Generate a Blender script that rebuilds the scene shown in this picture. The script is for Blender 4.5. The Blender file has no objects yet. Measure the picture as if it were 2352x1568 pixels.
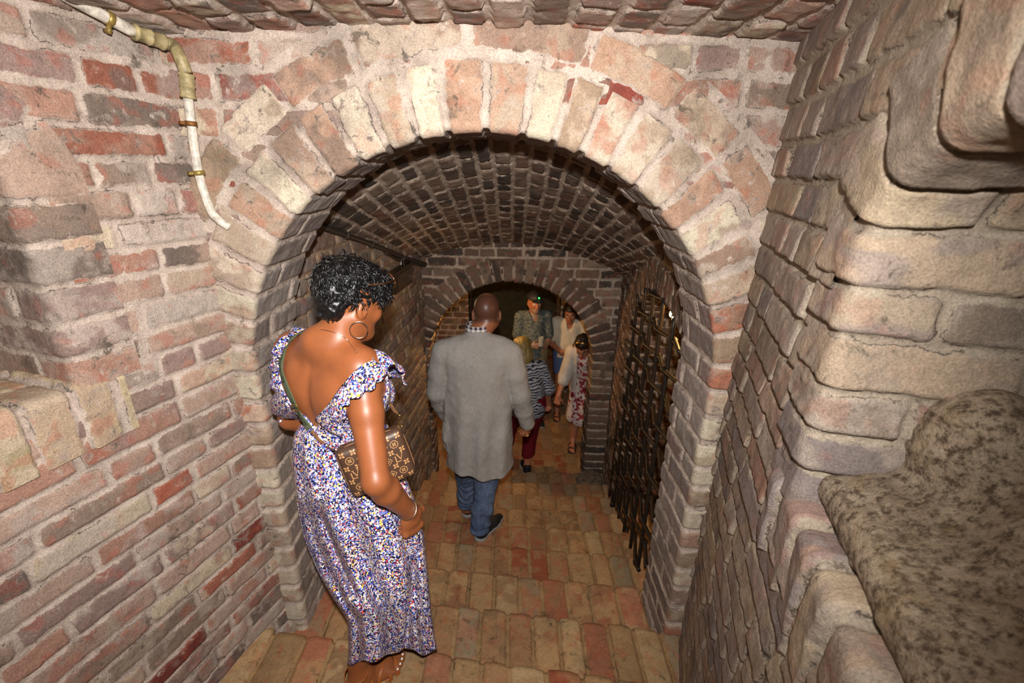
import bpy, math
import numpy as np
from mathutils import Vector, Matrix

scene = bpy.context.scene
col = scene.collection

# ------------------------------------------------------------------ camera
CAM = np.array([0.0, 0.0, 3.084])
FPX = 1045.0
PITCH, ROLL = math.radians(20.5), math.radians(-0.9)
_fw = np.array([0, math.cos(PITCH), -math.sin(PITCH)])
_up0 = np.array([0, math.sin(PITCH), math.cos(PITCH)])
_rt0 = np.array([1.0, 0, 0])
_rt = math.cos(ROLL) * _rt0 - math.sin(ROLL) * _up0
_up = math.cos(ROLL) * _up0 + math.sin(ROLL) * _rt0
cd = bpy.data.cameras.new('camera')
cam = bpy.data.objects.new('camera', cd)
col.objects.link(cam)
cd.sensor_width = 36.0
cd.lens = 36.0 * FPX / 2352.0
cd.clip_start = 0.02
m3 = Matrix(((_rt[0], _up[0], -_fw[0]), (_rt[1], _up[1], -_fw[1]), (_rt[2], _up[2], -_fw[2])))
cam.matrix_world = Matrix.Translation(Vector(CAM)) @ m3.to_4x4()
scene.camera = cam
cd.dof.use_dof = True; cd.dof.focus_distance = 1.55; cd.dof.aperture_fstop = 4.0

# ------------------------------------------------------------------ world, lights, exposure
w = bpy.data.worlds.new('cellar_air'); scene.world = w
w.use_nodes = True
w.node_tree.nodes['Background'].inputs[0].default_value = (1.0, 0.86, 0.72, 1)
w.node_tree.nodes['Background'].inputs[1].default_value = 0.015
scene.view_settings.view_transform = 'Standard'
scene.view_settings.look = 'None'
scene.view_settings.gamma = 1.0
scene.view_settings.use_curve_mapping = False
scene.view_settings.exposure = 0.0

def lamp(name, kind, loc, energy, color, size=0.05, target=None, **kw):
    l = bpy.data.lights.new(name, kind); l.energy = energy; l.color = color
    if kind == 'AREA':
        l.size = size
    else:
        l.shadow_soft_size = size
    for k, v in kw.items(): setattr(l, k, v)
    o = bpy.data.objects.new(name, l); col.objects.link(o); o.location = loc
    if target is not None:
        o.rotation_euler = (Vector(target) - Vector(loc)).to_track_quat('-Z', 'Y').to_euler()
    return o
# the photographer's flash on top of the camera
lamp('camera_flash', 'SPOT', (0.01, -0.02, 3.255), 238.0, (1.0, 0.965, 0.935), 0.022, (-0.50, 2.2, 2.40),
     spot_size=math.radians(132), spot_blend=1.0)
# warm lamp light of the cellar
lamp('chamber_lamp_glow', 'POINT', (0.93, 2.235, 2.425), 12.0, (1.0, 0.50, 0.14), 0.03)
lamp('far_room_lamp', 'POINT', (-0.42, 4.52, 1.95), 32.0, (1.0, 0.55, 0.20), 0.06)
lamp('stair_lamp', 'POINT', (-0.55, 3.2, 2.28), 1.0, (1.0, 0.62, 0.30), 0.08)
lamp('niche_lamp', 'POINT', (0.55, 0.15, 3.02), 0.8, (1.0, 0.78, 0.52), 0.06)

# ------------------------------------------------------------------ helpers
def link(name, me, parent=None, mat=None):
    o = bpy.data.objects.new(name, me); col.objects.link(o)
    if mat is not None: me.materials.append(mat)
    if parent is not None: o.parent = parent
    return o
def tag(o, label=None, cat=None, group=None, kind=None):
    if label: o['label'] = label
    if cat: o['category'] = cat
    if group: o['group'] = group
    if kind: o['kind'] = kind
    return o
def thing(name, label, cat, loc=(0, 0, 0), group=None):
    o = bpy.data.objects.new(name, None); col.objects.link(o); o.location = loc
    o.empty_display_size = 0.1
    return tag(o, label, cat, group)
def ray(u, v):
    return _fw + _rt * ((u - 1176) / FPX) + _up * ((784 - v) / FPX)
def at_y(u, v, y):
    d = ray(u, v); return CAM + d * (y / d[1])
def at_z(u, v, z):
    d = ray(u, v); return CAM + d * ((z - CAM[2]) / d[2])

_TAB = np.random.RandomState(7).rand(64, 64, 64).astype(np.float32)
def vn(P, f, seed=0):
    Q = np.asarray(P, np.float32) * f + np.array([seed * 7.31 + 100.5, seed * 3.77 + 100.5, seed * 5.13 + 100.5], np.float32)
    i = np.floor(Q).astype(np.int32); t = Q - i; t = t * t * (3 - 2 * t); i &= 63; j = (i + 1) & 63
    x0, y0, z0 = i[..., 0], i[..., 1], i[..., 2]; x1, y1, z1 = j[..., 0], j[..., 1], j[..., 2]
    tx, ty, tz = t[..., 0], t[..., 1], t[..., 2]
    a = _TAB[x0, y0, z0] * (1 - tx) + _TAB[x1, y0, z0] * tx
    b = _TAB[x0, y1, z0] * (1 - tx) + _TAB[x1, y1, z0] * tx
    c = _TAB[x0, y0, z1] * (1 - tx) + _TAB[x1, y0, z1] * tx
    d = _TAB[x0, y1, z1] * (1 - tx) + _TAB[x1, y1, z1] * tx
    return (a * (1 - ty) + b * ty) * (1 - tz) + (c * (1 - ty) + d * ty) * tz
def fbm(P, f, n=3, seed=0):
    s = 0; a = 1.0; tot = 0
    for k in range(n):
        s = s + a * vn(P, f * 2 ** k, seed + k); tot += a; a *= 0.5
    return s / tot
def sstep(a, b, x):
    t = np.clip((x - a) / (b - a), 0, 1); return t * t * (3 - 2 * t)
def srgb(r, g, b):
    c = np.array([r, g, b], float) / 255.0
    return np.where(c <= 0.04045, c / 12.92, ((c + 0.055) / 1.055) ** 2.4)

def mesh_from(name, V, F, col4=None, smooth=True, cname='bc'):
    V = np.asarray(V, np.float32); F = np.asarray(F, np.int32)
    me = bpy.data.meshes.new(name)
    k = F.shape[1]
    me.vertices.add(len(V)); me.vertices.foreach_set('co', V.ravel())
    me.loops.add(F.size); me.loops.foreach_set('vertex_index', F.ravel())
    me.polygons.add(len(F)); me.polygons.foreach_set('loop_start', np.arange(0, F.size, k, dtype=np.int32))
    me.update(calc_edges=True)
    me.polygons.foreach_set('use_smooth', np.full(len(F), smooth))
    if col4 is not None:
        a = me.color_attributes.new(cname, 'FLOAT_COLOR', 'POINT')
        a.data.foreach_set('color', np.asarray(col4, np.float32).ravel())
    me.validate()
    return me
class Patch:
    """collects displaced grids of one masonry surface into a single mesh"""
    def __init__(s): s.V = []; s.F = []; s.C = []; s.n = 0
    def grid(s, P, C, keep=None, flip=False):
        a, b = P.shape[:2]
        idx = np.arange(a * b).reshape(a, b) + s.n
        q = np.stack([idx[:-1, :-1], idx[1:, :-1], idx[1:, 1:], idx[:-1, 1:]], -1)
        if flip: q = q[..., ::-1]
        if keep is not None:
            kk = keep[:-1, :-1] & keep[1:, :-1] & keep[1:, 1:] & keep[:-1, 1:]
            q = q[kk]
        s.V.append(P.reshape(-1, 3)); s.C.append(C.reshape(-1, 4)); s.F.append(q.reshape(-1, 4)); s.n += a * b
    def build(s, name, mat, kind='structure', parent=None):
        me = mesh_from(name, np.concatenate(s.V), np.concatenate(s.F), np.concatenate(s.C))
        o = link(name, me, parent, mat)
        if kind: o['kind'] = kind
        return o

# ------------------------------------------------------------------ node materials
def newmat(name):
    m = bpy.data.materials.new(name); m.use_nodes = True
    nt = m.node_tree; b = nt.nodes['Principled BSDF']
    return m, nt, b
def N(nt, t, **kw):
    n = nt.nodes.new(t)
    for k, v in kw.items(): setattr(n, k, v)
    return n
def noise(nt, scale, detail=4, rough=0.6, vec=None, dist=0.0):
    n = N(nt, 'ShaderNodeTexNoise'); n.inputs['Scale'].default_value = scale
    n.inputs['Detail'].default_value = detail; n.inputs['Roughness'].default_value = rough
    n.inputs['Distortion'].default_value = dist
    if vec is None:
        g = N(nt, 'ShaderNodeTexCoord'); vec = g.outputs['Object']
    nt.links.new(vec, n.inputs['Vector'])
    return n.outputs['Fac']
def maprange(nt, src, a, b, c=0.0, d=1.0, smooth=False):
    n = N(nt, 'ShaderNodeMapRange'); n.interpolation_type = 'SMOOTHSTEP' if smooth else 'LINEAR'
    n.inputs[1].default_value = a; n.inputs[2].default_value = b; n.inputs[3].default_value = c; n.inputs[4].default_value = d
    nt.links.new(src, n.inputs[0]); return n.outputs[0]
def math2(nt, op, a, b):
    n = N(nt, 'ShaderNodeMath', operation=op)
    for k, x in enumerate((a, b)):
        if isinstance(x, (int, float)): n.inputs[k].default_value = x
        else: nt.links.new(x, n.inputs[k])
    return n.outputs[0]
def mix(nt, f, a, b, mode='MIX'):
    n = N(nt, 'ShaderNodeMix', data_type='RGBA', blend_type=mode)
    for k, x in ((0, f), (6, a), (7, b)):
        if isinstance(x, (int, float)): n.inputs[k].default_value = x
        elif isinstance(x, (tuple, list, np.ndarray)): n.inputs[k].default_value = tuple(float(q) for q in x)[:3] + (1.0,)
        else: nt.links.new(x, n.inputs[k])
    return n.outputs[2]
def bump(nt, b, h, strength=0.5, dist=0.003):
    n = N(nt, 'ShaderNodeBump'); n.inputs['Strength'].default_value = strength; n.inputs['Distance'].default_value = dist
    nt.links.new(h, n.inputs['Height']); nt.links.new(n.outputs[0], b.inputs['Normal'])
def ramp(nt, src, stops):
    n = N(nt, 'ShaderNodeValToRGB'); e = n.color_ramp.elements
    while len(e) < len(stops): e.new(0.5)
    for k, (p, c) in enumerate(stops):
        e[k].position = p; e[k].color = tuple(float(q) for q in c)[:3] + (1.0,)
    nt.links.new(src, n.inputs[0]); return n.outputs[0]
def masonry_mat(name, mortar, mortar2, wash=0.62, grime=0.35, rough=0.9, bstr=0.55):
    m, nt, b = newmat(name)
    at = N(nt, 'ShaderNodeVertexColor', layer_name='bc')
    e = maprange(nt, at.outputs['Alpha'], 0, 1, -0.02, 0.02)
    n1 = noise(nt, 55, 5, 0.7); n2 = noise(nt, 9, 5, 0.65); n3 = noise(nt, 260, 3, 0.6); n4 = noise(nt, 3.1, 6, 0.7); n5 = noise(nt, 24, 6, 0.72, dist=0.6)
    e2 = math2(nt, 'ADD', math2(nt, 'ADD', e, maprange(nt, n1, 0, 1, -0.006, 0.006)), maprange(nt, n5, 0.2, 0.8, -0.009, 0.007))
    fac = maprange(nt, e2, -0.001, 0.003, 0, 1, True)
    washf = maprange(nt, math2(nt, 'ADD', math2(nt, 'MULTIPLY', n5, 0.65), math2(nt, 'MULTIPLY', n2, 0.45)), wash, wash + 0.10, 0, 0.85, True)
    keep = math2(nt, 'MULTIPLY', fac, math2(nt, 'SUBTRACT', 1.0, washf))
    mc = mix(nt, maprange(nt, n2, 0.35, 0.65), mortar, mortar2)
    base = mix(nt, keep, mc, at.outputs['Color'])
    g = math2(nt, 'MAXIMUM', maprange(nt, n4, 0.50, 0.72, 0, grime, True), math2(nt, 'MULTIPLY', maprange(nt, n5, 0.54, 0.66, 0, 1, True), maprange(nt, n4, 0.44, 0.58, 0, grime * 1.9, True)))
    base = mix(nt, g, base, srgb(62, 54, 44))
    sp = maprange(nt, n1, 0.60, 0.74, 0, 0.55, True)
    base = mix(nt, sp, base, srgb(74, 60, 50))
    ab = N(nt, 'ShaderNodeMath', operation='ABSOLUTE'); nt.links.new(math2(nt, 'ADD', e2, 0.0015), ab.inputs[0])
    cr = math2(nt, 'MULTIPLY', maprange(nt, ab.outputs[0], 0.0004, 0.0014, 1, 0, True), maprange(nt, n2, 0.50, 0.58, 0, 0.8, True))
    base = mix(nt, cr, base, srgb(40, 32, 26))
    fine = math2(nt, 'MULTIPLY', maprange(nt, n3, 0.3, 0.7, 0.70, 1.22), maprange(nt, n1, 0.3, 0.7, 0.86, 1.12))
    vm = N(nt, 'ShaderNodeVectorMath', operation='SCALE'); nt.links.new(base, vm.inputs[0]); nt.links.new(fine, vm.inputs['Scale'])
    nt.links.new(vm.outputs[0], b.inputs['Base Color'])
    b.inputs['Roughness'].default_value = rough
    b.inputs['Specular IOR Level'].default_value = 0.25
    hh = math2(nt, 'ADD', math2(nt, 'MULTIPLY', n1, 0.7), math2(nt, 'MULTIPLY', n3, 0.3))
    bump(nt, b, hh, bstr, 0.006)
    return m
def plain(name, c, rough=0.6, metal=0.0, spec=0.4, nscale=40, namp=0.25, bs=0.15):
    m, nt, b = newmat(name)
    c = np.array(c, float)
    n = noise(nt, nscale, 4, 0.6)
    cc = mix(nt, maprange(nt, n, 0.3, 0.7), c * (1 - namp), np.minimum(c * (1 + namp), 1))
    nt.links.new(cc, b.inputs['Base Color'])
    b.inputs['Roughness'].default_value = rough; b.inputs['Metallic'].default_value = metal
    b.inputs['Specular IOR Level'].default_value = spec
    if bs: bump(nt, b, n, bs, 0.002)
    return m

# ------------------------------------------------------------------ masonry
PAL_FRONT = ([srgb(172, 158, 146), srgb(164, 139, 123), srgb(157, 120, 103), srgb(120, 60, 50), srgb(130, 112, 98), srgb(109, 96, 87), srgb(182, 166, 143), srgb(144, 91, 73), srgb(141, 118, 109)],
             [6, 6, 3.6, 1.1, 3.2, 2.4, 3, 1.6, 5])
PAL_RIGHT = ([srgb(141, 128, 115), srgb(132, 117, 107), srgb(148, 130, 110), srgb(120, 109, 104), srgb(138, 113, 98), srgb(154, 138, 115), srgb(114, 101, 88)],
             [4, 3, 3, 3, 2, 2, 2])
PAL_ARCH = ([srgb(181, 166, 147), srgb(172, 152, 131), srgb(169, 137, 115), srgb(153, 131, 109), srgb(142, 118, 102), srgb(192, 180, 158), srgb(163, 108, 85)],
            [4, 4, 3, 3, 3, 3, 1.3])
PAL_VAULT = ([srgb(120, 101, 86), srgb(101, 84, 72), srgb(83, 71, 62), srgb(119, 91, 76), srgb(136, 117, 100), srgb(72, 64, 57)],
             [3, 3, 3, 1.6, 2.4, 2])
PAL_FLOOR = ([srgb(172, 138, 96), srgb(160, 120, 84), srgb(172, 118, 88), srgb(148, 118, 84), srgb(148, 84, 58), srgb(176, 148, 108), srgb(152, 132, 104), srgb(158, 102, 74)],
             [4, 4, 2.0, 3, 0.8, 3, 2.2, 1.3])
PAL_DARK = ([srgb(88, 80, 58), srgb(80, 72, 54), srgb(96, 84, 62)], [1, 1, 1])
def pick(pal, r):
    cols = np.array(pal[0]); w_ = np.cumsum(np.array(pal[1], float)); w_ /= w_[-1]
    return cols[np.minimum(np.searchsorted(w_, r), len(cols) - 1)]
def hash3(i, j, seed):
    """three reproducible random fields from two integer fields"""
    out = []
    for k in range(4):
        x = (i.astype(np.int64) * 73856093) ^ (j.astype(np.int64) * 19349663) ^ ((seed * 4 + k) * 83492791)
        x = (x ^ (x >> 13)) * 1274126177 & 0x7fffffff
        x = (x ^ (x >> 16)) & 0xffffff
        out.append(x / float(0x1000000))
    return out
def rnd_edge(du, dv, k=0.009):
    return np.minimum(np.minimum(du, dv), k - np.hypot(np.maximum(k - du, 0), np.maximum(k - dv, 0)))
def course_pattern(U, V, P, ch, Ls, g, seed, warp=0.006):
    U = U + warp * (vn(P, 4, seed) - .5) * 2 + 0.35 * warp * (vn(P, 14, seed + 9) - .5) * 2
    V = V + warp * (vn(P, 3, seed + 1) - .5) * 2 + 0.45 * warp * (vn(P, 11, seed + 5) - .5) * 2
    rs = np.random.RandomState(seed)
    v0, v1 = V.min() - ch, V.max() + ch
    nb = int((v1 - v0) / ch) + 6
    vb = v0 + np.concatenate([[0], np.cumsum(ch * (1 + 0.10 * (rs.rand(nb) - .5) * 2))])
    row = np.clip(np.searchsorted(vb, V) - 1, 0, len(vb) - 2)
    lo = vb[row]; hi = vb[row + 1]
    dv = np.minimum(V - lo, hi - V); vv = (V - lo) / (hi - lo) * 2 - 1
    u0, u1 = U.min(), U.max()
    du = np.zeros_like(U); bi = np.zeros(U.shape, np.int64); uu = np.zeros_like(U)
    for r in np.unique(row):
        m = row == r
        L = rs.choice(Ls, int((u1 - u0) / min(Ls)) + 6) * (1 + 0.10 * (rs.rand(int((u1 - u0) / min(Ls)) + 6) - .5) * 2)
        j = u0 - rs.rand() * max(Ls) - .02 + np.concatenate([[0], np.cumsum(L)])
        x = U[m]; k = np.clip(np.searchsorted(j, x) - 1, 0, len(j) - 2)
        du[m] = np.minimum(x - j[k], j[k + 1] - x); bi[m] = k; uu[m] = (x - j[k]) / (j[k + 1] - j[k]) * 2 - 1
    e = rnd_edge(du - g / 2, dv - g / 2)
    return e, row, bi, uu, vv
def finish(P, Nn, e, row, bi, uu, vv, pal, seed, relief=0.012, tilt=0.0, rough_=0.004, smear=0.0, jag=0.004, accent=0.25, lip=0.0):
    r = hash3(row, bi, seed)
    e = e + jag * (fbm(P, 38, 2, seed + 3) - .5) * 2
    prof = sstep(-0.003, 0.005, e)
    h = relief * (0.55 + 0.9 * r[0]) + tilt * (-vv) + 0.004 * (r[1] - .5) * uu + 0.004 * (r[2] - .5) * vv
    h = h + rough_ * (fbm(P, 22, 3, seed + 11) - .5) * 2
    mo = 0.004 * (fbm(P, 16, 3, seed + 21) - .5) * 2
    h = h * prof + mo * (1 - prof)
    if smear > 0:
        s = sstep(0.5, 0.68, fbm(P, 3.2, 3, seed + 31)) * smear
        h = h * (1 - s) + (relief * 0.8 + mo) * s
        e = e - 0.010 * s * (fbm(P, 30, 2, seed + 41))
    c = pick(pal, r[3]) * (0.86 + 0.28 * r[1])[..., None]
    c2 = pick(pal, r[2]) * (0.8 + 0.4 * r[0])[..., None]
    pm = sstep(0.48, 0.60, fbm(P, 17, 3, seed + 51))[..., None]
    c = c * (1 - 0.65 * pm) + c2 * 0.65 * pm
    ac = sstep(0.60, 0.66, fbm(P, 26, 3, seed + 61) + 0.10 * (r[2] - .5))[..., None] * accent
    c = c * (1 - ac) + srgb(170, 78, 54) * ac
    C = np.concatenate([c, np.clip(0.5 + e / 0.04, 0, 1)[..., None]], -1)
    return P + Nn * h[..., None], C

def wall_grid(patch, O, ea, eb, en, a0, a1, b0, b1, res, ch, Ls, g, pal, seed, keepf=None, bow=None, flip=False, **kw):
    """flat masonry: O + a*ea + b*eb, courses along a"""
    na = max(2, int(abs(a1 - a0) / res)); nb = max(2, int(abs(b1 - b0) / res))
    A, B = np.meshgrid(np.linspace(a0, a1, na), np.linspace(b0, b1, nb), indexing='ij')
    P = O + A[..., None] * ea + B[..., None] * eb
    if bow is not None: P = P + en * bow(A, B)[..., None]
    wp = kw.pop('warp', 0.006)
    pat = course_pattern(A, B, P, ch, Ls, g, seed, wp)
    Q, C = finish(P, np.broadcast_to(en, P.shape), *pat, pal, seed, **kw)
    patch.grid(Q, C, keepf(A, B) if keepf is not None else None, flip)

def band(patch, O, ea, ez, en, pts, nrm, joints, w, depth, pal, seed, res=0.006, r=0.014, rings=None, g=0.016, half=(0.13, 0.26), shade_grime=None, flip=False, jt2=0.22, dres=None, **kw):
    """masonry trim round an opening: face ring(s), rounded arris and reveal as one surface.
    pts (K,2) outline in wall coordinates, nrm (K,2) pointing away from the opening, joints = positions along the outline"""
    t = np.concatenate([[0], np.cumsum(np.hypot(*np.diff(pts, axis=0).T))])
    n = int(t[-1] / res); tt = np.linspace(0, t[-1], n)
    p = np.stack([np.interp(tt, t, pts[:, k]) for k in (0, 1)], -1); nn = np.stack([np.interp(tt, t, nrm[:, k]) for k in (0, 1)], -1)
    nn /= np.linalg.norm(nn, axis=1)[:, None]
    so = np.arange(w, r, -res); ph = np.linspace(0, np.pi / 2, 6); dd = np.arange(r, depth, dres or res)[1:]
    off = np.concatenate([so, r - r * np.sin(ph), np.zeros(len(dd))]); dep = np.concatenate([np.zeros(len(so)), r - r * np.cos(ph), dd])
    ca = np.concatenate([np.ones(len(so)), np.cos(ph), np.zeros(len(dd))]); sa = np.concatenate([np.zeros(len(so)), np.sin(ph), np.ones(len(dd))])
    s = np.concatenate([-so, np.linspace(-r, r * .57, 6), dd])
    A = p[:, None, 0] + nn[:, None, 0] * off[None]; Z = p[:, None, 1] + nn[:, None, 1] * off[None]
    P = O + A[..., None] * ea + Z[..., None] * ez - dep[None, :, None] * en
    Nn = ca[None, :, None] * en - sa[None, :, None] * (nn[:, None, 0, None] * ea + nn[:, None, 1, None] * ez)
    T = np.repeat(tt[:, None], len(s), 1) + 0.004 * (vn(P, 9, seed) - .5) * 2; S = np.repeat(s[None], n, 0) + 0.006 * (vn(P, 8, seed + 1) - .5) * 2
    joints = np.asarray(joints); k = np.clip(np.searchsorted(joints, T) - 1, 0, len(joints) - 2)
    dt = np.minimum(T - joints[k], joints[k + 1] - T); vv = (T - joints[k]) / (joints[k + 1] - joints[k]) * 2 - 1
    first = np.where(k % 2 == 0, half[0], half[1])
    w1 = rings[0] if rings else w + 1
    ringid = np.where(S < -w1, 9, np.where(S < first, 0, 1 + np.floor((S - first) / 0.27)))
    ds = np.where(ringid == 9, np.abs(S + w1), np.minimum(np.abs(S + w1) - (.007 if rings else 0), np.abs(S - first)))
    past = S > first
    ds = np.where(past, np.minimum((S - first) % 0.27, 0.27 - (S - first) % 0.27), ds)
    if not rings: ds = np.where(S < 0, np.minimum(w + S + .03, ds), ds)
    if rings:
        j2 = np.arange(-0.05, t[-1] + jt2 * 2, jt2) + 0.05 * np.sin(np.arange(len(np.arange(-0.05, t[-1] + jt2 * 2, jt2))) * 5.1)
        k2 = np.clip(np.searchsorted(j2, T) - 1, 0, len(j2) - 2)
        out = ringid == 9
        dt = np.where(out, np.minimum(T - j2[k2], j2[k2 + 1] - T), dt); k = np.where(out, 1000 + k2, k)
        ds = np.where(out, np.minimum(ds, S + rings[1]), ds)
    gg = g
    e = rnd_edge(dt - gg / 2, ds - gg / 2)
    Q, C = finish(P, Nn, e, ringid.astype(np.int64) + 3, k, np.zeros_like(T), vv, pal, seed, **kw)
    if shade_grime is not None:  # reveal faces greyed: grazing shade painted into the brick colour, with some dirt
        q = sstep(-0.004, 0.03, S)[..., None] * shade_grime[1]
        C[..., :3] = C[..., :3] * (1 - q) + np.array(shade_grime[0]) * (0.7 + 0.6 * hash3(k, k, seed + 5)[1])[..., None] * q
    patch.grid(Q, C, None, flip)

def arch_outline(cx, zs, R, z0, Rz=None, n=160, left=True, right=True):
    Rz = Rz or R
    pts, nr = [], []
    if left:
        for z in np.linspace(z0, zs, 40, endpoint=False): pts.append((cx - R, z)); nr.append((-1, 0))
    for a in np.linspace(np.pi, 0, n):
        pts.append((cx + R * np.cos(a), zs + Rz * np.sin(a))); q = np.array([np.cos(a) / R, np.sin(a) / Rz]); q /= np.linalg.norm(q); nr.append(tuple(q))
    if right:
        for z in np.linspace(zs, z0, 41)[1:]: pts.append((cx + R, z)); nr.append((1, 0))
    return np.array(pts), np.array(nr)
def joints_for(L, pitch, seed, jit=0.12):
    rs = np.random.RandomState(seed); n = int(L / pitch) + 3
    return -0.01 + np.concatenate([[0], np.cumsum(pitch * (1 + jit * (rs.rand(n) - .5) * 2))])

X3, Y3, Z3 = np.eye(3)
M_FRONT = masonry_mat('brick_front', srgb(194, 178, 164), srgb(168, 151, 138), 0.585, 0.42, bstr=0.95)
M_RIGHT = masonry_mat('brick_right', srgb(156, 144, 126), srgb(140, 126, 110), 0.62, 0.40, bstr=0.9)
M_VAULT = masonry_mat('brick_vault', srgb(184, 166, 148), srgb(160, 140, 124), 0.72, 0.40)
M_FLOOR = masonry_mat('brick_floor', srgb(168, 136, 94), srgb(146, 114, 78), 0.62, 0.35, 0.75)
M_TUN = masonry_mat('brick_tunnel', srgb(168, 144, 120), srgb(146, 122, 98), 0.66, 0.40)

AX = np.array([0.3005, 0.9538, 0.0])            # long axis of the entrance bay
LN = np.array([0.9538, -0.3005, 0.0])           # its left wall faces this way
# ------------------------------------------------------------------ arch wall (faces the camera)
RA, CXA, ZSA = 0.832, -0.10, 2.371
p = Patch()
O = np.array([0, 1.5, 0.0])
wall_grid(p, O + np.array([0, 0.006, 0]), X3, Z3, -Y3, -1.08, 0.9, 0.9, 3.52, 0.006, 0.092, (0.28, 0.27, 0.14), 0.018, PAL_FRONT, 11,
          keepf=lambda A, B: (np.hypot(A - CXA, np.maximum(B - ZSA, 0)) > RA + 0.10), smear=0.9, relief=0.008, accent=0.3)
pts, nr = arch_outline(CXA, ZSA, RA, 0.85)
L = 2 * (ZSA - 0.85) + np.pi * RA
band(p, O, X3, Z3, -Y3, pts, nr, joints_for(L, 0.103, 5), 0.335, 0.33, PAL_ARCH, 12, 0.006, rings=(0.195, 0.31), shade_grime=(srgb(128, 120, 118), 0.75), g=0.021, relief=0.009, smear=0.5, rough_=0.005, jag=0.005)
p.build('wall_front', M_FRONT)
# ------------------------------------------------------------------ left wall of the bay, with a niche
def niche_wall(name, corner, d, n, a_end, z0, z1, aN, half, sill, zs, rise, mat, pal, seed, res, depth, spal=None, ch=0.092, **kw):
    p = Patch(); O = np.array([corner[0], corner[1], 0.0])
    ac = aN + half
    def inside(A, B, m=0.0):
        q = np.where(B > zs, (np.maximum(np.abs(A - ac), 0) / (half + m)) ** 2 + ((B - zs) / (rise + m)) ** 2 < 1, np.abs(A - ac) < half + m)
        return q & (B > sill - m)
    wall_grid(p, O - 0.006 * n, d, Z3, n, -0.05, a_end, z0, z1, res, ch, (0.30, 0.27, 0.14), 0.016, pal, seed,
              keepf=lambda A, B: ~inside(A, B, 0.06), **kw)
    fl = np.dot(np.cross(d, Z3), n) < 0
    pts, nr = arch_outline(ac, zs, half, sill - 0.01, rise)
    Lt = np.hypot(*np.diff(pts, axis=0).T).sum()
    band(p, O, d, Z3, n, pts, nr, joints_for(Lt, 0.094, seed + 1), 0.15, depth, pal, seed + 2, res, r=0.022, **kw)
    # sill: headers on edge, flush face below and top running back
    sp = np.stack([np.linspace(ac + half + .10, ac - half - .10, 60), np.full(60, sill)], -1)
    band(p, O - .003 * n, d, Z3, n, sp, np.tile([0, -1.0], (60, 1)), joints_for(2 * half + .22, 0.10, seed + 4), 0.17, depth, spal or pal, seed + 5, res, r=0.012, **dict(kw, relief=kw.get('relief', .01) + .006))
    # back of the niche
    wall_grid(p, O - depth * n, d, Z3, n, ac - half - .08, ac + half + .08, sill - .05, zs + rise + .05, 0.02, 0.094, (0.26, 0.14), 0.018, pal, seed + 7, relief=.01)
    return p.build(name, mat)
niche_wall('wall_left', (-1.0, 1.5), -AX, LN, 2.3, 0.9, 3.56, 0.448, 0.30, 2.53, 3.03, 0.17, M_FRONT, PAL_FRONT, 31, 0.0065, 0.34,
           spal=([srgb(176, 160, 128), srgb(168, 146, 122), srgb(184, 166, 144), srgb(150, 122, 104)], [2, 2, 2, 1]), ch=0.080, smear=0.85, relief=0.008, rough_=0.005, tilt=0.002, accent=0.3)
niche_wall('wall_right', (0.80, 1.5), -AX, -LN, 2.3, 0.9, 3.56, 0.807, 0.275, 2.48, 2.99, 0.155, M_RIGHT, PAL_RIGHT, 51, 0.0055, 0.62,
           smear=0.12, relief=0.011, rough_=0.005, tilt=0.006, jag=0.004, accent=0.12)
# wall behind the photographer closes the bay
p = Patch()
wall_grid(p, np.array([0.55, -0.75, 0]), -LN, Z3, AX, -1.0, 2.4, 1.0, 3.5, 0.03, 0.094, (0.26, 0.14), 0.018, PAL_FRONT, 71, relief=.01)
p.build('wall_entrance', M_FRONT)
# ceiling of the bay: shallow brick, long joints running to the arch wall
p = Patch()
wall_grid(p, np.array([0, 0, 3.455]), Y3, X3, -Z3, -0.9, 1.56, -1.9, 1.1, 0.0075, 0.108, (0.27, 0.27, 0.14), 0.022, PAL_FRONT, 81,
          bow=lambda A, B: -0.02 * np.cos((B + .1) * 2.2), relief=0.013, rough_=0.007, smear=0.5, jag=0.006)
p.build('ceiling', M_FRONT)

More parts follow.
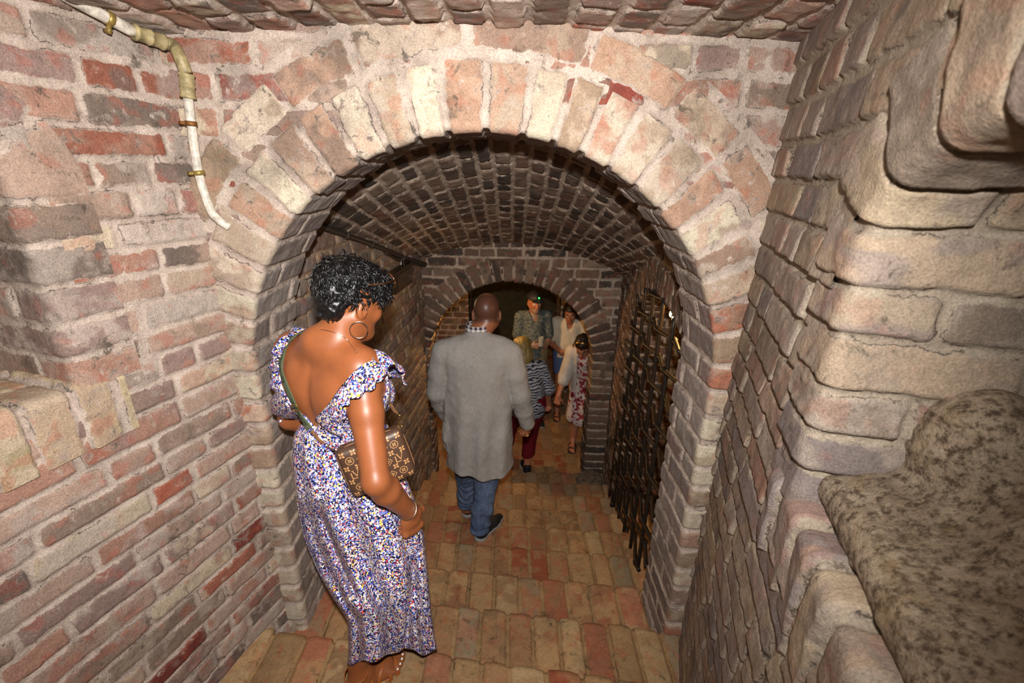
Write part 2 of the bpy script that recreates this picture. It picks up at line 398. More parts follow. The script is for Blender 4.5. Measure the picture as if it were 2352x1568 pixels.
# ------------------------------------------------------------------ stairs
NRUN, NRISE = 0.338, 0.134
def nose_y(n, X):
    sl = [-.125, -.116, -.104, -.080, -.060, -.047, -.03, -.015, 0.0]
    k = min(max(n, 0), 8)
    return 1.606 + NRUN * (n - 1) + sl[k] * X
def nose_z(n): return 1.072 - NRISE * (n - 1)
p = Patch()
for n in range(-5, 9):
    res = 0.007 if n < 5 else 0.010
    X = np.linspace(-1.45, 1.15, int(2.6 / res))
    yb = nose_y(n - 1, X) - 0.03; yf = nose_y(n, X)
    r = 0.018
    Ln = NRUN + .03
    s1 = np.linspace(0, 1, int(Ln / res)); ph = np.linspace(0, np.pi / 2, 5); dn = np.arange(0.02, NRISE + .05, 0.012)
    yy = np.concatenate([s1 * 0, ph * 0, dn * 0])
    Yg = np.concatenate([yb[:, None] + (yf - r - yb)[:, None] * s1[None], (yf - r)[:, None] + r * np.sin(ph)[None], np.repeat(yf[:, None], len(dn), 1)], 1)
    Zg = np.concatenate([np.full(len(s1), nose_z(n)), nose_z(n) - r + r * np.cos(ph), nose_z(n) - dn])[None].repeat(len(X), 0)
    Ny = np.concatenate([s1 * 0, np.sin(ph), dn * 0 + 1]); Nz = np.concatenate([s1 * 0 + 1, np.cos(ph), dn * 0])
    P = np.stack([X[:, None].repeat(Yg.shape[1], 1), Yg, Zg], -1)
    Nn = np.broadcast_to(np.stack([Ny * 0, Ny, Nz], -1)[None], P.shape)
    S = np.concatenate([s1 * Ln - Ln + .0, r * ph, r * 1.57 + dn])[None].repeat(len(X), 0)
    U = P[..., 0] + 0.13 * P[..., 1] * 0 + 0.008 * (vn(P, 6, n + 20) - .5)
    j = -1.6 + np.concatenate([[0], np.cumsum(0.126 * (1 + .16 * (np.random.RandomState(n + 50).rand(26) - .5) * 2))])
    k = np.clip(np.searchsorted(j, U) - 1, 0, len(j) - 2)
    du = np.minimum(U - j[k], j[k + 1] - U); ds = np.minimum(np.abs(S + NRUN - .015), np.abs(S - .10))
    e = rnd_edge(du - .008, ds - .006, 0.02)
    # worn bricks: rounded pillows, some standing proud
    Q, C = finish(P, Nn, e, np.full(k.shape, n + 30), k, (U - j[k]) / (j[k + 1] - j[k]) * 2 - 1, np.zeros_like(U), PAL_FLOOR, 90 + n, relief=0.010, rough_=0.005, jag=0.004, smear=0.4, accent=0.3)
    wear = 0.006 * (1 - ((U - j[k]) / (j[k + 1] - j[k]) * 2 - 1) ** 2)
    Q = Q + Nn * wear[..., None]
    p.grid(Q, C)
p.build('floor_stairs', M_FLOOR)
# floor of the far room
p = Patch()
wall_grid(p, np.array([0, 3.9, 0.0]), Y3, X3, Z3, 0, 4.4, -2.6, 2.8, 0.014, 0.125, (0.25, 0.25, 0.13), 0.012, PAL_FLOOR, 111, relief=0.006, rough_=0.004, smear=.5)
p.build('floor', M_FLOOR)

# ------------------------------------------------------------------ tunnel: vault, side walls
def xl(Y): return -0.985 + 0.075 * (Y - 1.8)
def xr(Y): return 0.775 + 0.093 * (Y - 1.85)
def vz(X, Y):
    crown = 3.335 - 0.385 * (Y - 1.85)
    k = 0.62 - 0.165 * (Y - 1.85)
    return crown - np.where(X < -0.02, np.maximum(k * .74, .24), np.maximum(k, .24)) * (X + 0.02) ** 2
p = Patch()
Yv = np.linspace(1.8, 4.1, 260); Xv = np.linspace(-1.06, 1.08, 250)
XX, YY = np.meshgrid(Xv, Yv, indexing='ij')
P = np.stack([XX, YY, vz(XX, YY)], -1)
du_ = np.gradient(P, axis=0); dv_ = np.gradient(P, axis=1); Nn = -np.cross(du_, dv_); Nn /= np.linalg.norm(Nn, axis=-1)[..., None]
arc = np.concatenate([[0], np.cumsum(np.hypot(np.diff(Xv), np.diff(vz(Xv, 2.8))))])
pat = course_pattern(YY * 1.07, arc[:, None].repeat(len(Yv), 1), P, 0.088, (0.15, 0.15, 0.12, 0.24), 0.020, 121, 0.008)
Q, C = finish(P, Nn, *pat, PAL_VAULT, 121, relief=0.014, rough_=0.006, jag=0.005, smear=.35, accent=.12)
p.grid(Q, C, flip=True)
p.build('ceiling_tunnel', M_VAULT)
p = Patch()
Ol = np.array([xl(1.8), 1.8, 0]); dl = np.array([0.075, 1, 0]); dl /= np.linalg.norm(dl); nl = np.array([dl[1], -dl[0], 0])
wall_grid(p, Ol, dl, Z3, nl, 0, 2.3, 0.0, 3.1, 0.008, 0.088, (0.25, 0.25, 0.13), 0.016, PAL_RIGHT, 131, relief=0.016, rough_=0.007, tilt=0.004, smear=.3, jag=.006)
p.build('wall_tunnel_left', M_TUN)
dr = np.array([0.093, 1, 0]); dr /= np.linalg.norm(dr); nrr = np.array([-dr[1], dr[0], 0]); Or = np.array([xr(1.8), 1.8, 0])
# grated opening in the right wall
GA, GH, GZS, GR, GZ0 = 0.62, 0.90, 1.95, 0.49, 0.45
def gin(A, B, m): return np.where(B > GZS, ((A - GA) / (GH + m)) ** 2 + ((B - GZS) / (GR + m)) ** 2 < 1, np.abs(A - GA) < GH + m)
p = Patch()
wall_grid(p, Or - 0.006 * nrr, dr, Z3, nrr, 0, 2.3, 0.0, 3.1, 0.009, 0.088, (0.25, 0.25, 0.13), 0.016, PAL_VAULT, 141, keepf=lambda A, B: ~gin(A, B, 0.05), relief=0.014, rough_=0.006, smear=.4)
pts, nr = arch_outline(GA, GZS, GH, 0.1, GR)
keep_ = pts[:, 0] > 0.12; pts, nr = pts[keep_], nr[keep_]
band(p, Or, dr, Z3, nrr, pts, nr, joints_for(np.hypot(*np.diff(pts, axis=0).T).sum(), 0.082, 143), 0.16, 0.30, PAL_VAULT, 144, 0.009, relief=.012, smear=.2)
p.build('wall_tunnel_right', M_VAULT)
# chamber behind the grating
p = Patch()
wall_grid(p, Or - 1.5 * nrr, dr, Z3, nrr, -0.6, 2.2, 0.0, 2.6, 0.014, 0.088, (0.25, 0.13), 0.016, PAL_FLOOR, 151, relief=.006, smear=1)
wall_grid(p, Or + 1.75 * dr, -nrr, Z3, -dr, 0.2, 1.6, 0.0, 2.6, 0.012, 0.088, (0.25, 0.13), 0.016, PAL_FLOOR, 153, relief=.014)
wall_grid(p, Or + 0.1 * dr, -nrr, Z3, dr, 0.2, 1.6, 0.0, 2.6, 0.03, 0.088, (0.25, 0.13), 0.016, PAL_FLOOR, 154, relief=.014)
wall_grid(p, Or + 2.38 * Z3, dr, -nrr, -Z3, 0, 1.4, 0.2, 1.6, 0.02, 0.088, (0.25, 0.13), 0.016, PAL_FLOOR, 155, relief=.014)
wall_grid(p, Or + 0.40 * Z3, dr, -nrr, Z3, 0, 1.4, 0.2, 1.6, 0.02, 0.088, (0.25, 0.13), 0.016, PAL_FLOOR, 156, relief=.014)
p.build('wall_chamber', masonry_mat('ochre_plaster', srgb(132, 98, 58), srgb(104, 76, 46), 0.5, 0.5))
p = Patch()
wall_grid(p, Or - 0.62 * nrr, dr, Z3, nrr, -0.1, 1.6, 0.3, 1.15, 0.010, 0.10, (0.22, 0.13, 0.17), 0.02, PAL_FRONT, 157, relief=.022, rough_=.014, jag=.008, smear=.4)
wall_grid(p, Or - 0.62 * nrr + 1.15 * Z3, dr, -nrr, Z3, -0.1, 1.6, 0.0, 0.3, 0.02, 0.10, (0.22, 0.13, 0.17), 0.02, PAL_FRONT, 158, relief=.022, rough_=.014)
p.build('wall_chamber_low', M_TUN)

# ------------------------------------------------------------------ far arch and the room beyond
YF = 3.99
Of = np.array([0, YF, 0.0]); CXF, ZSF, RF = -0.007, 1.385, 0.785
p = Patch()
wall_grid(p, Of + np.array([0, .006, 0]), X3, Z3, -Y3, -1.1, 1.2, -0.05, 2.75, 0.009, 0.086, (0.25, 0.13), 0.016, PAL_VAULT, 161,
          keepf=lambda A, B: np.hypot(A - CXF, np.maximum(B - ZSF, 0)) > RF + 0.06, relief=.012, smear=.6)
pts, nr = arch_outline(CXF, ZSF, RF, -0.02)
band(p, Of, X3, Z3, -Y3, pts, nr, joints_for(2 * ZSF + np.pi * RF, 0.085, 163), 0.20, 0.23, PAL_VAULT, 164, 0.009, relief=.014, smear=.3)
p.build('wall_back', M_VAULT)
p = Patch()
YR = 6.1
dm = lambda A, B: ~((A > -0.60) & (A < 0.66) & (B < 2.2))
wall_grid(p, np.array([0, YR, 0]), X3, Z3, -Y3, -2.6, 2.8, -0.02, 3.0, 0.02, 0.09, (0.25, 0.13), 0.016, PAL_VAULT, 171, keepf=dm, relief=.012, smear=.5)
wall_grid(p, np.array([-0.60, YR, 0]), Y3, Z3, X3, 0, .5, 0, 2.22, 0.02, 0.09, (0.25, 0.13), 0.016, PAL_VAULT, 172, relief=.01)
wall_grid(p, np.array([0.66, YR, 0]), Y3, Z3, -X3, 0, .5, 0, 2.22, 0.02, 0.09, (0.25, 0.13), 0.016, PAL_VAULT, 173, relief=.01)
wall_grid(p, np.array([0, YR, 2.2]), X3, Y3, -Z3, -0.62, 0.68, 0, .5, 0.02, 0.09, (0.25, 0.13), 0.016, PAL_VAULT, 174, relief=.01)
p.build('wall_rear', M_VAULT)
p = Patch()
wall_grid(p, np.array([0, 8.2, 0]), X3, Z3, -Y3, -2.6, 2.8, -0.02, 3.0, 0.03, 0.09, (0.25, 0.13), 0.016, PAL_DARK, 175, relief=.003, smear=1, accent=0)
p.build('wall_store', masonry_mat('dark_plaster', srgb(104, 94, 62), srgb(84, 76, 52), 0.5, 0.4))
for nm, O_, da, nn_, s in (('wall_far_left', (-2.3, 4.3, 0), Y3, X3, 176), ('wall_far_right', (2.5, 4.3, 0), Y3, -X3, 177)):
    p = Patch()
    wall_grid(p, np.array(O_), da, Z3, nn_, 0, 4.0, -0.02, 3.0, 0.03, 0.09, (0.25, 0.13), 0.016, PAL_VAULT, s, relief=.012)
    p.build(nm, M_VAULT)
p = Patch()
wall_grid(p, np.array([0, 4.35, 2.75]), Y3, X3, -Z3, 0, 4.0, -2.4, 2.6, 0.03, 0.09, (0.25, 0.13), 0.016, PAL_VAULT, 178, relief=.012)
p.build('ceiling_far', M_VAULT)

# ------------------------------------------------------------------ smooth bodies: a small distance-field modeller
class Vox:
    def __init__(s, lo, hi, h):
        lo = np.array(lo, float); hi = np.array(hi, float); lo, hi = np.minimum(lo, hi), np.maximum(lo, hi)
        s.lo = lo; s.h = h
        s.n = np.ceil((np.array(hi) - s.lo) / h).astype(int) + 1
        s.F = np.full(tuple(s.n), 0.3, np.float32)
    def reg(s, lo, hi):
        a = np.clip(np.floor((np.array(lo) - s.lo) / s.h).astype(int), 0, s.n - 1)
        b = np.clip(np.ceil((np.array(hi) - s.lo) / s.h).astype(int) + 1, 1, s.n)
        b = np.maximum(b, a + 1)
        sl = tuple(slice(x, y) for x, y in zip(a, b))
        g = np.meshgrid(*[s.lo[k] + s.h * np.arange(a[k], b[k]) for k in range(3)], indexing='ij')
        return sl, np.stack(g, -1).astype(np.float32)
    def put(s, sl, d, k, sub=False):
        f = s.F[sl]
        if sub:
            d = -d
            if k > 0:
                q = np.clip(0.5 - 0.5 * (f - d) / k, 0, 1); s.F[sl] = f * (1 - q) + d * q + k * q * (1 - q)
            else: s.F[sl] = np.maximum(f, d)
        elif k > 0:
            q = np.clip(0.5 + 0.5 * (f - d) / k, 0, 1); s.F[sl] = f * (1 - q) + d * q - k * q * (1 - q)
        else: s.F[sl] = np.minimum(f, d)
    def cone(s, a, b, ra, rb, k=0.02, sub=False, sq=None):
        a = np.array(a, float); b = np.array(b, float); m = max(ra, rb) + k + 3 * s.h
        sl, P = s.reg(np.minimum(a, b) - m, np.maximum(a, b) + m)
        ab = b - a; t = np.clip(((P - a) @ ab) / max(ab @ ab, 1e-9), 0, 1)
        V = P - a - t[..., None] * ab
        if sq is not None:      # flatten the section along a direction
            ax, f_ = np.array(sq[0], float), sq[1]; ax /= np.linalg.norm(ax)
            V = V + (V @ ax)[..., None] * ax * (1 / f_ - 1)
        s.put(sl, np.linalg.norm(V, axis=-1) - (ra + (rb - ra) * t), k, sub)
    def ell(s, c, r, ax=None, k=0.02, sub=False):
        c = np.array(c, float); r = np.array(r, float); m = r.max() + k + 3 * s.h
        sl, P = s.reg(c - m, c + m)
        Q = P - c
        if ax is not None: Q = Q @ np.array(ax, float).T
        q0 = np.linalg.norm(Q / r, axis=-1); q1 = np.linalg.norm(Q / (r * r), axis=-1)
        s.put(sl, np.where(q1 > 1e-6, q0 * (q0 - 1) / np.maximum(q1, 1e-6), -r.min()), k, sub)
    def chain(s, pts, rad, k=0.015, **kw):
        for i in range(len(pts) - 1): s.cone(pts[i], pts[i + 1], rad[i], rad[i + 1], k, **kw)
    def box(s, c, r, ax, rnd=0.01, k=0.01):
        c = np.array(c, float); r = np.array(r, float); m = np.linalg.norm(r) + rnd + k + 3 * s.h
        sl, P = s.reg(c - m, c + m); Q = np.abs((P - c) @ np.array(ax, float).T) - r
        s.put(sl, np.linalg.norm(np.maximum(Q, 0), axis=-1) + np.minimum(Q.max(-1), 0) - rnd, k)
    def pts(s):
        g = np.meshgrid(*[s.lo[k] + s.h * np.arange(s.n[k]) for k in range(3)], indexing='ij')
        return np.stack(g, -1).astype(np.float32)
    def near(s, w=0.06):
        """indices of cells near the surface and their positions (to shape or fold cheaply)"""
        idx = np.nonzero(np.abs(s.F) < w)
        return idx, (np.stack(idx, -1) * s.h + s.lo).astype(np.float32)
    def shape(s, fn, w=0.06):
        idx, P = s.near(w); s.F[idx] += fn(P).astype(np.float32)
    def cut(s, fn, k=0.0):
        """keep where fn(P) < 0"""
        P = s.pts(); d = fn(P).astype(np.float32)
        if k > 0:
            q = np.clip(0.5 - 0.5 * (s.F - d) / k, 0, 1); s.F = s.F * (1 - q) + d * q + k * q * (1 - q)
        else: s.F = np.maximum(s.F, d)
    def mesh(s, name, smooth=1):
        F = s.F.copy(); F[0] = F[-1] = 1; F[:, 0] = F[:, -1] = 1; F[:, :, 0] = F[:, :, -1] = 1
        neg = F < 0
        c = [neg[i:neg.shape[0] - 1 + i, j:neg.shape[1] - 1 + j, k:neg.shape[2] - 1 + k] for i in (0, 1) for j in (0, 1) for k in (0, 1)]
        cnt = sum(x.astype(np.int8) for x in c); act = (cnt > 0) & (cnt < 8)
        I = np.stack(np.nonzero(act), -1); vid = np.full(act.shape, -1, np.int32); vid[act] = np.arange(len(I))
        off = np.array([(i, j, k) for i in (0, 1) for j in (0, 1) for k in (0, 1)])
        val = np.stack([F[I[:, 0] + o[0], I[:, 1] + o[1], I[:, 2] + o[2]] for o in off], -1)
        S = np.zeros((len(I), 3)); W = np.zeros(len(I))
        for a in range(8):
            for b in range(a + 1, 8):
                if np.abs(off[a] - off[b]).sum() != 1: continue
                m = (val[:, a] < 0) != (val[:, b] < 0)
                t = np.where(m, val[:, a] / np.where(m, val[:, a] - val[:, b], 1), 0)
                S += (off[a] + t[:, None] * (off[b] - off[a])) * m[:, None]; W += m
        V = (I + S / W[:, None]) * s.h + s.lo
        Q = []
        for ax in range(3):
            a1, a2 = (ax + 1) % 3, (ax + 2) % 3
            sl0 = [slice(None)] * 3; sl1 = [slice(None)] * 3; sl0[ax] = slice(0, -1); sl1[ax] = slice(1, None)
            m = neg[tuple(sl0)] != neg[tuple(sl1)]
            E = np.stack(np.nonzero(m), -1)
            E = E[(E[:, a1] > 0) & (E[:, a2] > 0) & (E[:, a1] < F.shape[a1] - 1) & (E[:, a2] < F.shape[a2] - 1)]
            d1 = np.zeros(3, int); d1[a1] = 1; d2 = np.zeros(3, int); d2[a2] = 1
            q = np.stack([vid[tuple((E - d1 - d2).T)], vid[tuple((E - d2).T)], vid[tuple(E.T)], vid[tuple((E - d1).T)]], -1)
            inside = neg[tuple(E.T)]
            q[~inside] = q[~inside][:, ::-1]
            Q.append(q)
        Q = np.concatenate(Q); Q = Q[(Q >= 0).all(1)]
        for _ in range(smooth):
            acc = np.zeros_like(V); n = np.zeros(len(V))
            for a, b in ((0, 1), (1, 2), (2, 3), (3, 0)):
                np.add.at(acc, Q[:, a], V[Q[:, b]]); np.add.at(acc, Q[:, b], V[Q[:, a]]); np.add.at(n, Q[:, a], 1); np.add.at(n, Q[:, b], 1)
            V = V * 0.5 + 0.5 * acc / np.maximum(n, 1)[:, None]
        return V, Q
def vox_obj(name, vx, mat, parent, colf=None, smooth=1):
    V, Q = vx.mesh(name, smooth)
    C = None
    if colf is not None: C = np.concatenate([colf(V), np.ones((len(V), 1))], -1)
    return link(name, mesh_from(name, V, Q, C), parent, mat)

def unit(v): v = np.array(v, float); return v / np.linalg.norm(v)
def head(vx, c, f, r, u, female=True, k=0.012, sc=1.0):
    """head centred between the ears; f forward, r the person's right, u up"""
    ax = np.array([r, f, u])
    g = lambda x, y, z: np.array(c) + sc * (x * r + y * f + z * u)
    E = lambda x, y, z, rx, ry, rz, kk=k, sub=False: vx.ell(g(x, y, z), np.array([rx, ry, rz]) * sc, ax, kk, sub)
    E(0, -0.012, 0.028, .074, .096, .088)
    E(0, 0.034, -0.028, .060, .060, .082, .03)
    vx.cone(g(0, .052, -.088), g(0, .074, -.094), .030 * sc, .024 * sc, .03)
    for s_ in (-1, 1):
        vx.cone(g(.052 * s_, -.002, -.050), g(.018 * s_, .066, -.094), .022 * sc, .020 * sc, .025)
        E(.034 * s_, .070, -.026, .024, .020, .022, .02)
        E(.078 * s_, -.012, -.016, .010, .020, .031, .006)
        E(.083 * s_, -.008, -.016, .006, .010, .018, .003, True)
        E(.031 * s_, .100, .006, .016, .012, .011, .012, True)
        E(.030 * s_, .084, .004, .012, .0125, .012, .002)
        vx.cone(g(.012 * s_, .097, .024), g(.046 * s_, .088, .024), .008 * sc, .006 * sc, .012)
        E(.010 * s_, .103, -.040, .008, .008, .007, .006)
    vx.cone(g(0, .094, .010), g(0, .113, -.036), .008 * sc, .012 * sc, .010)
    E(0, .092, -.062, .022, .010, .006, .006); E(0, .090, -.073, .020, .011, .007, .006)
def head_color(c, f, r, u, skin, lips, brow, sc=1.0, extra=None):
    def fn(V):
        Q = np.stack([(V - c) @ r, (V - c) @ f, (V - c) @ u], -1) / sc
        n = fbm(V, 30, 2, 3)[:, None]
        C = np.array(skin) * (0.88 + 0.24 * n)
        def blend(C, m, colr): return C * (1 - m[:, None]) + np.array(colr) * m[:, None]
        m = (np.abs(Q[:, 0]) < .024) & (np.abs(Q[:, 2] + .067) < .010) & (Q[:, 1] > .082)
        C = blend(C, m * .8, lips)
        m = (np.abs(np.abs(Q[:, 0]) - .031) < .019) & (np.abs(Q[:, 2] - .027) < .006) & (Q[:, 1] > .07)
        C = blend(C, m * .85, brow)
        d = np.hypot(np.abs(Q[:, 0]) - .030, Q[:, 2] - .004)
        C = blend(C, ((d < .013) & (Q[:, 1] > .086)) * 1.0, (.75, .72, .68)); C = blend(C, ((d < .0055) & (Q[:, 1] > .088)) * 1.0, (.02, .012, .01))
        if extra is not None: C = extra(C, Q, blend)
        return C
    return fn
def hand(vx, wrist, d, pn, th, size=1.0, curl=0.5, k=0.006):
    """wrist, d along the hand, pn out of the back of the hand, th towards the thumb side"""
    d, pn, th = unit(d), unit(pn), unit(th); S = size
    w_ = np.array(wrist, float)
    vx.cone(w_, w_ + d * .035 * S, .024 * S, .030 * S, .02, sq=(pn, .62))
    vx.cone(w_ + d * .03 * S + th * .016 * S, w_ + d * .082 * S + th * .022 * S, .022 * S, .018 * S, .012, sq=(pn, .62))
    vx.cone(w_ + d * .03 * S - th * .016 * S, w_ + d * .076 * S - th * .024 * S, .022 * S, .016 * S, .012, sq=(pn, .62))
    vx.cone(w_ + d * .04 * S, w_ + d * .082 * S, .024 * S, .022 * S, .012, sq=(pn, .55))
    for i, (o, L0) in enumerate(((.030, .070), (.010, .078), (-.011, .072), (-.030, .056))):
        p0 = w_ + d * (.082 - .003 * abs(i - 1)) * S + th * o * S
        a = 0.25; pts = [p0]; rad = [.0100, .0092, .0084, .0072]
        for j, fr in enumerate((.45, .31, .24)):
            a += curl * (0.75, 1.0, 0.7)[j] * (1 + .06 * i)
            pts.append(pts[-1] + (d * math.cos(a) - pn * math.sin(a)) * L0 * fr * S)
        vx.chain(pts, [q * S * (1 - .06 * (i == 3)) for q in rad], k)
        vx.ell(p0 + pn * .005 * S, (.010 * S, .010 * S, .008 * S), np.array([th, d, pn]), .008)
    p0 = w_ + d * .022 * S + th * .024 * S
    p1 = p0 + (d * .55 + th * .75 - pn * .35) * .036 * S; p2 = p1 + (d * .85 + th * .25 - pn * .45 * (0.5 + curl)) * .030 * S; p3 = p2 + (d * .9 - th * .15 - pn * .4 * (0.5 + curl)) * .024 * S
    vx.chain([p0, p1, p2, p3], [.015 * S, .0125 * S, .0105 * S, .008 * S], .010)
def foot(vx, heel, d, S=1.0, toes=True, k=0.02, big=1):
    """bare foot from the heel point on the ground along d; big=+1: big toe on the left of d"""
    d = unit(d); l = np.array([-d[1], d[0], 0]); z = Z3; h = np.array(heel, float)
    vx.cone(h + d * .03 * S + z * .030, h + d * .075 * S + z * .075, .030 * S, .034 * S, k)
    vx.cone(h + d * .07 * S + z * .050, h + d * .17 * S + z * .024 + l * .008 * big, .036 * S, .026 * S, k)
    vx.cone(h + d * .03 * S + z * .024, h + d * .16 * S + z * .018 - l * .020 * big, .026 * S, .020 * S, k)
    if toes:
        for i, (o, e_, r_) in enumerate(((.026, .250, .0125), (.008, .246, .0095), (-.007, .236, .0090), (-.021, .222, .0085), (-.034, .205, .0080))):
            vx.chain([h + d * .165 * S + z * .020 + l * o * .9 * big, h + d * (e_ - .03) * S + z * .018 + l * o * big, h + d * (e_ - .008) * S + z * .011 + l * o * big], [r_ * 1.25, r_ * 1.08, r_], .006)

def skin_mat(name, spec=0.45, rough=0.42):
    m, nt, b = newmat(name)
    at = N(nt, 'ShaderNodeVertexColor', layer_name='bc')
    n = noise(nt, 130, 4, 0.6)
    cc = mix(nt, 1.0, at.outputs['Color'], mix(nt, n, (0.86, 0.86, 0.86), (1.1, 1.1, 1.1)), 'MULTIPLY')
    nt.links.new(cc, b.inputs['Base Color'])
    b.inputs['Roughness'].default_value = rough; b.inputs['Specular IOR Level'].default_value = spec
    b.inputs['Subsurface Weight'].default_value = 0.06; b.inputs['Subsurface Radius'].default_value = (0.01, 0.004, 0.002); b.inputs['Subsurface Scale'].default_value = 0.4
    bump(nt, b, noise(nt, 420, 3, 0.6), 0.12, 0.001)
    return m
M_SKIN = skin_mat('skin')
def print_mat(name, scale, stops, dark=None, fold=0.0, rough=0.75, dist=0.4):
    """small flower print: cells of cloth colour with flower discs"""
    m, nt, b = newmat(name)
    tc = N(nt, 'ShaderNodeTexCoord').outputs['Object']
    w1 = N(nt, 'ShaderNodeTexNoise'); w1.inputs['Scale'].default_value = scale * .9; w1.inputs['Detail'].default_value = 2; nt.links.new(tc, w1.inputs['Vector'])
    vv = N(nt, 'ShaderNodeVectorMath', operation='MULTIPLY_ADD'); nt.links.new(w1.outputs['Color'], vv.inputs[0]); vv.inputs[1].default_value = (dist / scale * 2,) * 3; nt.links.new(tc, vv.inputs[2])
    v = N(nt, 'ShaderNodeTexVoronoi'); v.inputs['Scale'].default_value = scale; nt.links.new(vv.outputs[0], v.inputs['Vector'])
    v2 = N(nt, 'ShaderNodeTexVoronoi'); v2.inputs['Scale'].default_value = scale * 2.1; nt.links.new(vv.outputs[0], v2.inputs['Vector'])
    sx = N(nt, 'ShaderNodeSeparateColor'); nt.links.new(v.outputs['Color'], sx.inputs[0])
    sy = N(nt, 'ShaderNodeSeparateColor'); nt.links.new(v2.outputs['Color'], sy.inputs[0])
    big = ramp(nt, sx.outputs[0], stops[0]); small = ramp(nt, sy.outputs[0], stops[1])
    for x in (big, small): x.node.color_ramp.interpolation = 'CONSTANT'
    inr = maprange(nt, v.outputs['Distance'], 0.36, 0.42, 1, 0)
    c = mix(nt, inr, small, big)
    eye = maprange(nt, v.outputs['Distance'], 0.10, 0.16, 1, 0)
    eyef = math2(nt, 'MULTIPLY', eye, maprange(nt, sx.outputs[1], 0.45, 0.5, 0, 1))
    c = mix(nt, eyef, c, stops[2])
    nt.links.new(c, b.inputs['Base Color']); b.inputs['Roughness'].default_value = rough; b.inputs['Specular IOR Level'].default_value = 0.2
    bump(nt, b, noise(nt, 90, 3, .6), 0.25, 0.003)
    return m
def cloth_mat(name, c, c2=None, scale=(400, 400, 60), rough=0.85, amt=0.5, bs=0.25):
    m, nt, b = newmat(name)
    tc = N(nt, 'ShaderNodeTexCoord').outputs['Object']
    mp = N(nt, 'ShaderNodeMapping'); mp.inputs['Scale'].default_value = scale; nt.links.new(tc, mp.inputs[0])
    n = noise(nt, 1.0, 4, 0.65, mp.outputs[0]); n2 = noise(nt, 7, 4, .6)
    f_ = math2(nt, 'ADD', math2(nt, 'MULTIPLY', n, amt), math2(nt, 'MULTIPLY', n2, 1 - amt))
    c = np.array(c, float); c2 = c * 0.72 if c2 is None else np.array(c2, float)
    nt.links.new(mix(nt, maprange(nt, f_, 0.35, 0.65), c2, c), b.inputs['Base Color'])
    b.inputs['Roughness'].default_value = rough; b.inputs['Specular IOR Level'].default_value = 0.2
    bump(nt, b, n, bs, 0.002)
    return m
def tube(name, pts, rad, mat, parent=None, n=8, closed=False):
    pts = np.asarray(pts, float); K = len(pts); rad = np.broadcast_to(np.asarray(rad, float), (K,))
    T = np.roll(pts, -1, 0) - np.roll(pts, 1, 0) if closed else np.gradient(pts, axis=0)
    T /= np.maximum(np.linalg.norm(T, axis=1), 1e-9)[:, None]
    a = unit(np.cross(T[0], (0.3, 0.2, 0.93))); V = []
    for i in range(K):
        a = a - T[i] * (a @ T[i]); a /= np.linalg.norm(a); b = np.cross(T[i], a)
        for j in range(n):
            q = 2 * np.pi * j / n; V.append(pts[i] + rad[i] * (math.cos(q) * a + math.sin(q) * b))
    F = [(i * n + j, i * n + (j + 1) % n, ((i + 1) % K) * n + (j + 1) % n, ((i + 1) % K) * n + j) for i in range(K if closed else K - 1) for j in range(n)]
    V = np.array(V); F = np.array(F)
    if not closed:
        V = np.concatenate([V, pts[[0, -1]]]); c0, c1 = K * n, K * n + 1
        F = np.concatenate([F, [(c0, (j + 1) % n, j, j) for j in range(n)], [(c1, (K - 1) * n + j, (K - 1) * n + (j + 1) % n, (K - 1) * n + (j + 1) % n) for j in range(n)]])
    if name is None: return V, F
    me = bpy.data.meshes.new(name)
    me.from_pydata(V.tolist(), [], [tuple(dict.fromkeys(q)) for q in F.tolist()]); me.update()
    me.polygons.foreach_set('use_smooth', [True] * len(me.polygons))
    return link(name, me, parent, mat)
def spline(pts, n=40):
    """Catmull-Rom through the points"""
    p = np.asarray(pts, float); p = np.concatenate([[2 * p[0] - p[1]], p, [2 * p[-1] - p[-2]]]); out = []
    m = len(p) - 3
    for t in np.linspace(0, m, n):
        i = min(int(t), m - 1); u = t - i; a, b, c, d = p[i:i + 4]
        out.append(0.5 * (2 * b + (c - a) * u + (2 * a - 5 * b + 4 * c - d) * u * u + (3 * b - a - 3 * c + d) * u ** 3))
    return np.array(out)
def grid_obj(name, P, mat, parent=None, closed_u=False, thick=0.0, col4=None):
    a, b = P.shape[:2]
    idx = np.arange(a * b).reshape(a, b)
    if closed_u: idx = np.concatenate([idx, idx[:1]], 0)
    q = np.stack([idx[:-1, :-1], idx[1:, :-1], idx[1:, 1:], idx[:-1, 1:]], -1).reshape(-1, 4)
    o = link(name, mesh_from(name, P.reshape(-1, 3), q, col4), parent, mat)
    if thick:
        md = o.modifiers.new('thick', 'SOLIDIFY'); md.thickness = thick; md.offset = 0
    return o
def frame(deg):
    a = math.radians(deg); return np.array([math.sin(a), math.cos(a), 0]), np.array([math.cos(a), -math.sin(a), 0])
def parent_at(t, objs):
    """the thing's empty stands at its base; children keep their world coordinates"""
    for o in objs:
        o.parent = t; o.matrix_parent_inverse = Matrix.Translation(-Vector(t.location))

